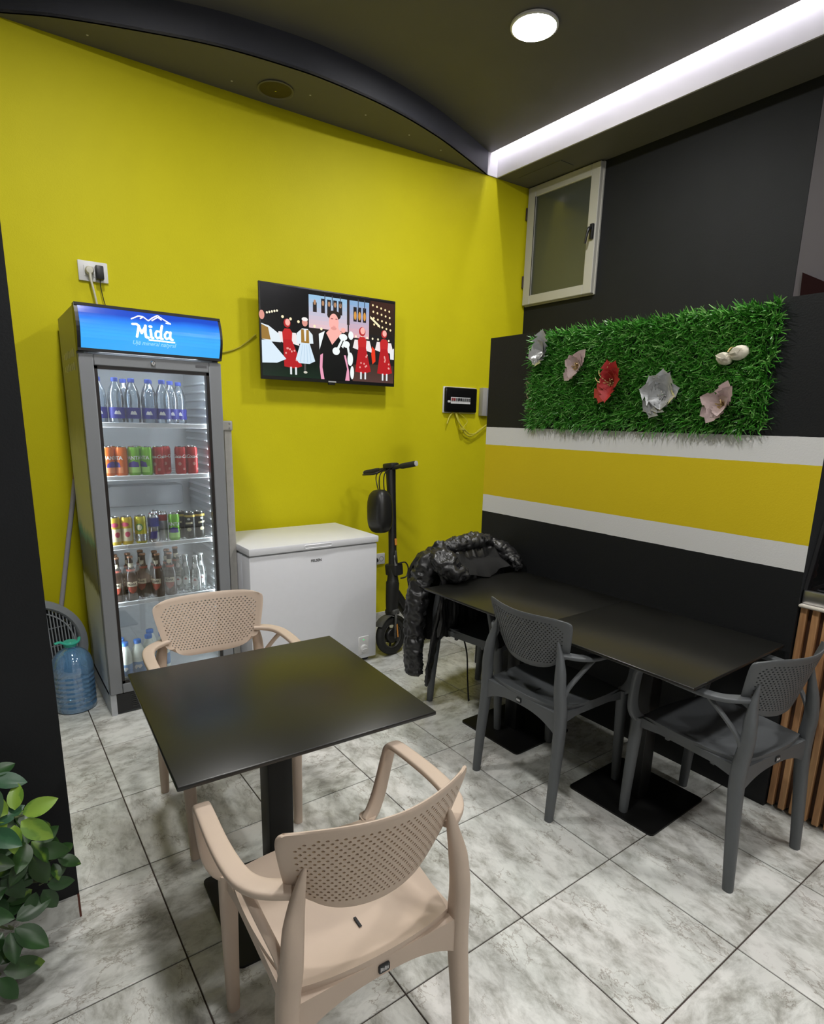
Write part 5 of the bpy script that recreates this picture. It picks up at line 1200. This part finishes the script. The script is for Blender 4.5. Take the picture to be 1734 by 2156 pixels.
# ================================================================== plant in front of the pillar
plm = []
def leaf_mat(name, ca, cb_, edge):
    m = bpy.data.materials.new(name); m.use_nodes = True
    nt = m.node_tree; b = nt.nodes['Principled BSDF']; L = nt.links.new
    tc = nt.nodes.new('ShaderNodeTexCoord'); nz = nd(nt, 'ShaderNodeTexNoise', Scale=14.0, Detail=4.0, Distortion=.6); oi = nt.nodes.new('ShaderNodeObjectInfo')
    ad = nd(nt, 'ShaderNodeVectorMath', op='ADD'); sc_ = nd(nt, 'ShaderNodeMath', op='MULTIPLY'); sc_.inputs[1].default_value = 37.0; L(oi.outputs['Random'], sc_.inputs[0]); L(tc.outputs['Object'], ad.inputs[0]); L(sc_.outputs[0], ad.inputs[1]); L(ad.outputs[0], nz.inputs['Vector'])
    sp = nt.nodes.new('ShaderNodeSeparateXYZ'); L(tc.outputs['Object'], sp.inputs[0]); ab = nd(nt, 'ShaderNodeMath', op='ABSOLUTE'); L(sp.outputs['Y'], ab.inputs[0])
    mm = nd(nt, 'ShaderNodeMath', op='MULTIPLY_ADD'); mm.inputs[1].default_value = 9.0; L(ab.outputs[0], mm.inputs[0]); L(nz.outputs['Fac'], mm.inputs[2])
    rp = ramp(nt, [(.40, ca), (edge, ca), (edge + .06, cb_), (1, cb_)]); L(mm.outputs[0], rp.inputs[0]); L(rp.outputs[0], b.inputs['Base Color']); b.inputs['Roughness'].default_value = .35; b.inputs['Subsurface Weight'].default_value = 0
    return m
LM = [leaf_mat('leaf_light', (.22, .36, .045), (.13, .26, .03), .62), leaf_mat('leaf_variegated', (.12, .22, .025), (.024, .070, .015), .46), leaf_mat('leaf_dark', (.024, .078, .018), (.020, .066, .016), .52), leaf_mat('leaf_bluish', (.035, .11, .05), (.025, .09, .04), .6)]
def leaf_mesh(L_, W_, m, name):
    n = 9; V = []; F = []
    for i in range(n + 1):
        f = i / n; w_ = W_ * (math.sin(math.pi * f ** .85) ** .75 if 0 < f < 1 else .02); z = -.16 * L_ * f * f
        for s in (-1, -.5, 0, .5, 1): V.append((f * L_, s * w_, z + abs(s) * w_ * .22))
    for i in range(n):
        for k in range(4): a = i * 5 + k; F.append((a, a + 1, a + 6, a + 5))
    mb = MB(); mb.add(V, F); me = mb.mesh(name); me.materials.append(m)
    for p in me.polygons: p.use_smooth = True
    return me
LMESH = [[leaf_mesh(l, w_, m, 'leaf') for l, w_ in ((.085, .024), (.072, .020), (.095, .026))] for m in LM]
POT = Vector((-.70, .12, 0))
pl = empty('potted_plant', POT, 0, 'leafy umbrella plant at the left edge in front of the dark pillar', 'plant')
obj('pot', MB().lathe([(.10, 0), (.12, .004), (.145, .22), (.155, .225), (.155, .25), (.140, .25), (.135, .215), (.0, .215)], 28, caps=False), mat('dark_pot', (.05, .05, .05), .5), pl, smooth=40)
obj('soil', MB().lathe([(.136, .214), (.06, .222), (0, .220)], 20, caps=False), mat('soil', (.03, .02, .012), .9, noise=.4), pl)
rl_ = random.Random(21)
clusters = [((-.355, .155, .512), 0, .95, 6, 25, (-.25, -.9, .55)), ((-.415, .22, .600), 3, 1.0, 7, 0, (.1, -.5, .8)), ((-.42, .16, .500), 3, .9, 6, 40, (-.2, -.6, .7)), ((-.395, .24, .420), 2, .95, 7, 10, (.3, -.5, .7)), ((-.335, .22, .405), 1, 1.0, 7, 30, (.5, -.5, .7)),
            ((-.335, .20, .375), 1, .95, 7, 0, (.1, -.8, .5)), ((-.288, .22, .318), 1, .66, 6, 20, (.2, -.6, .7)), ((-.322, .19, .268), 2, .78, 7, 10, (.0, -.9, .3)), ((-.400, .16, .205), 2, 1.05, 7, 35, (.1, -.6, .75)), ((-.455, .16, .43), 1, .95, 7, 15, (-.2, -.7, .6)), ((-.47, .13, .30), 2, .95, 7, 5, (-.1, -.7, .6)), ((-.405, .21, .345), 1, .9, 7, 12, (.0, -.8, .5)), ((-.44, .12, .115), 2, 1.0, 6, 50, (.0, -.7, .5)), ((-.52, .14, .53), 3, 1.0, 7, 22, (-.3, -.5, .7))]
for ci, (c, mi, s_, n_, rot_, nrm) in enumerate(clusters):
    c = Vector(c) - POT; nv_ = Vector(nrm).normalized(); u_ = nv_.cross(Vector((0, 0, 1))).normalized(); v_ = nv_.cross(u_)
    base = Vector((rl_.uniform(-.04, .04), rl_.uniform(-.04, .04), .215)); mid = Vector((c.x * .45, c.y * .5, max(c.z, .3) * .95 + .06))
    obj('stem', MB().sweep([base, mid, c - nv_ * .03, c], [.005, .0045, .003, .0022], n=6), mat('plant_stem', (.10, .13, .05), .6), pl, smooth=60)
    for k in range(n_):
        a = R(rot_ + 360 * k / n_ + rl_.uniform(-10, 10)); d = (u_ * math.cos(a) + v_ * math.sin(a)) * .95 + nv_ * rl_.uniform(-.15, .25) - Vector((0, 0, .12)); d.normalize()
        up = (nv_ - d * nv_.dot(d)).normalized(); sd_ = up.cross(d)
        o = obj('leaf', LMESH[mi if rl_.random() > .2 else (0 if mi == 0 else 3 - mi if mi < 3 else 2)][k % 3], None, pl)
        m4 = Matrix((d, sd_, up)).transposed().to_4x4(); m4.translation = c + d * .018; o.matrix_local = m4 @ Matrix.Diagonal((s_, s_, s_, 1))
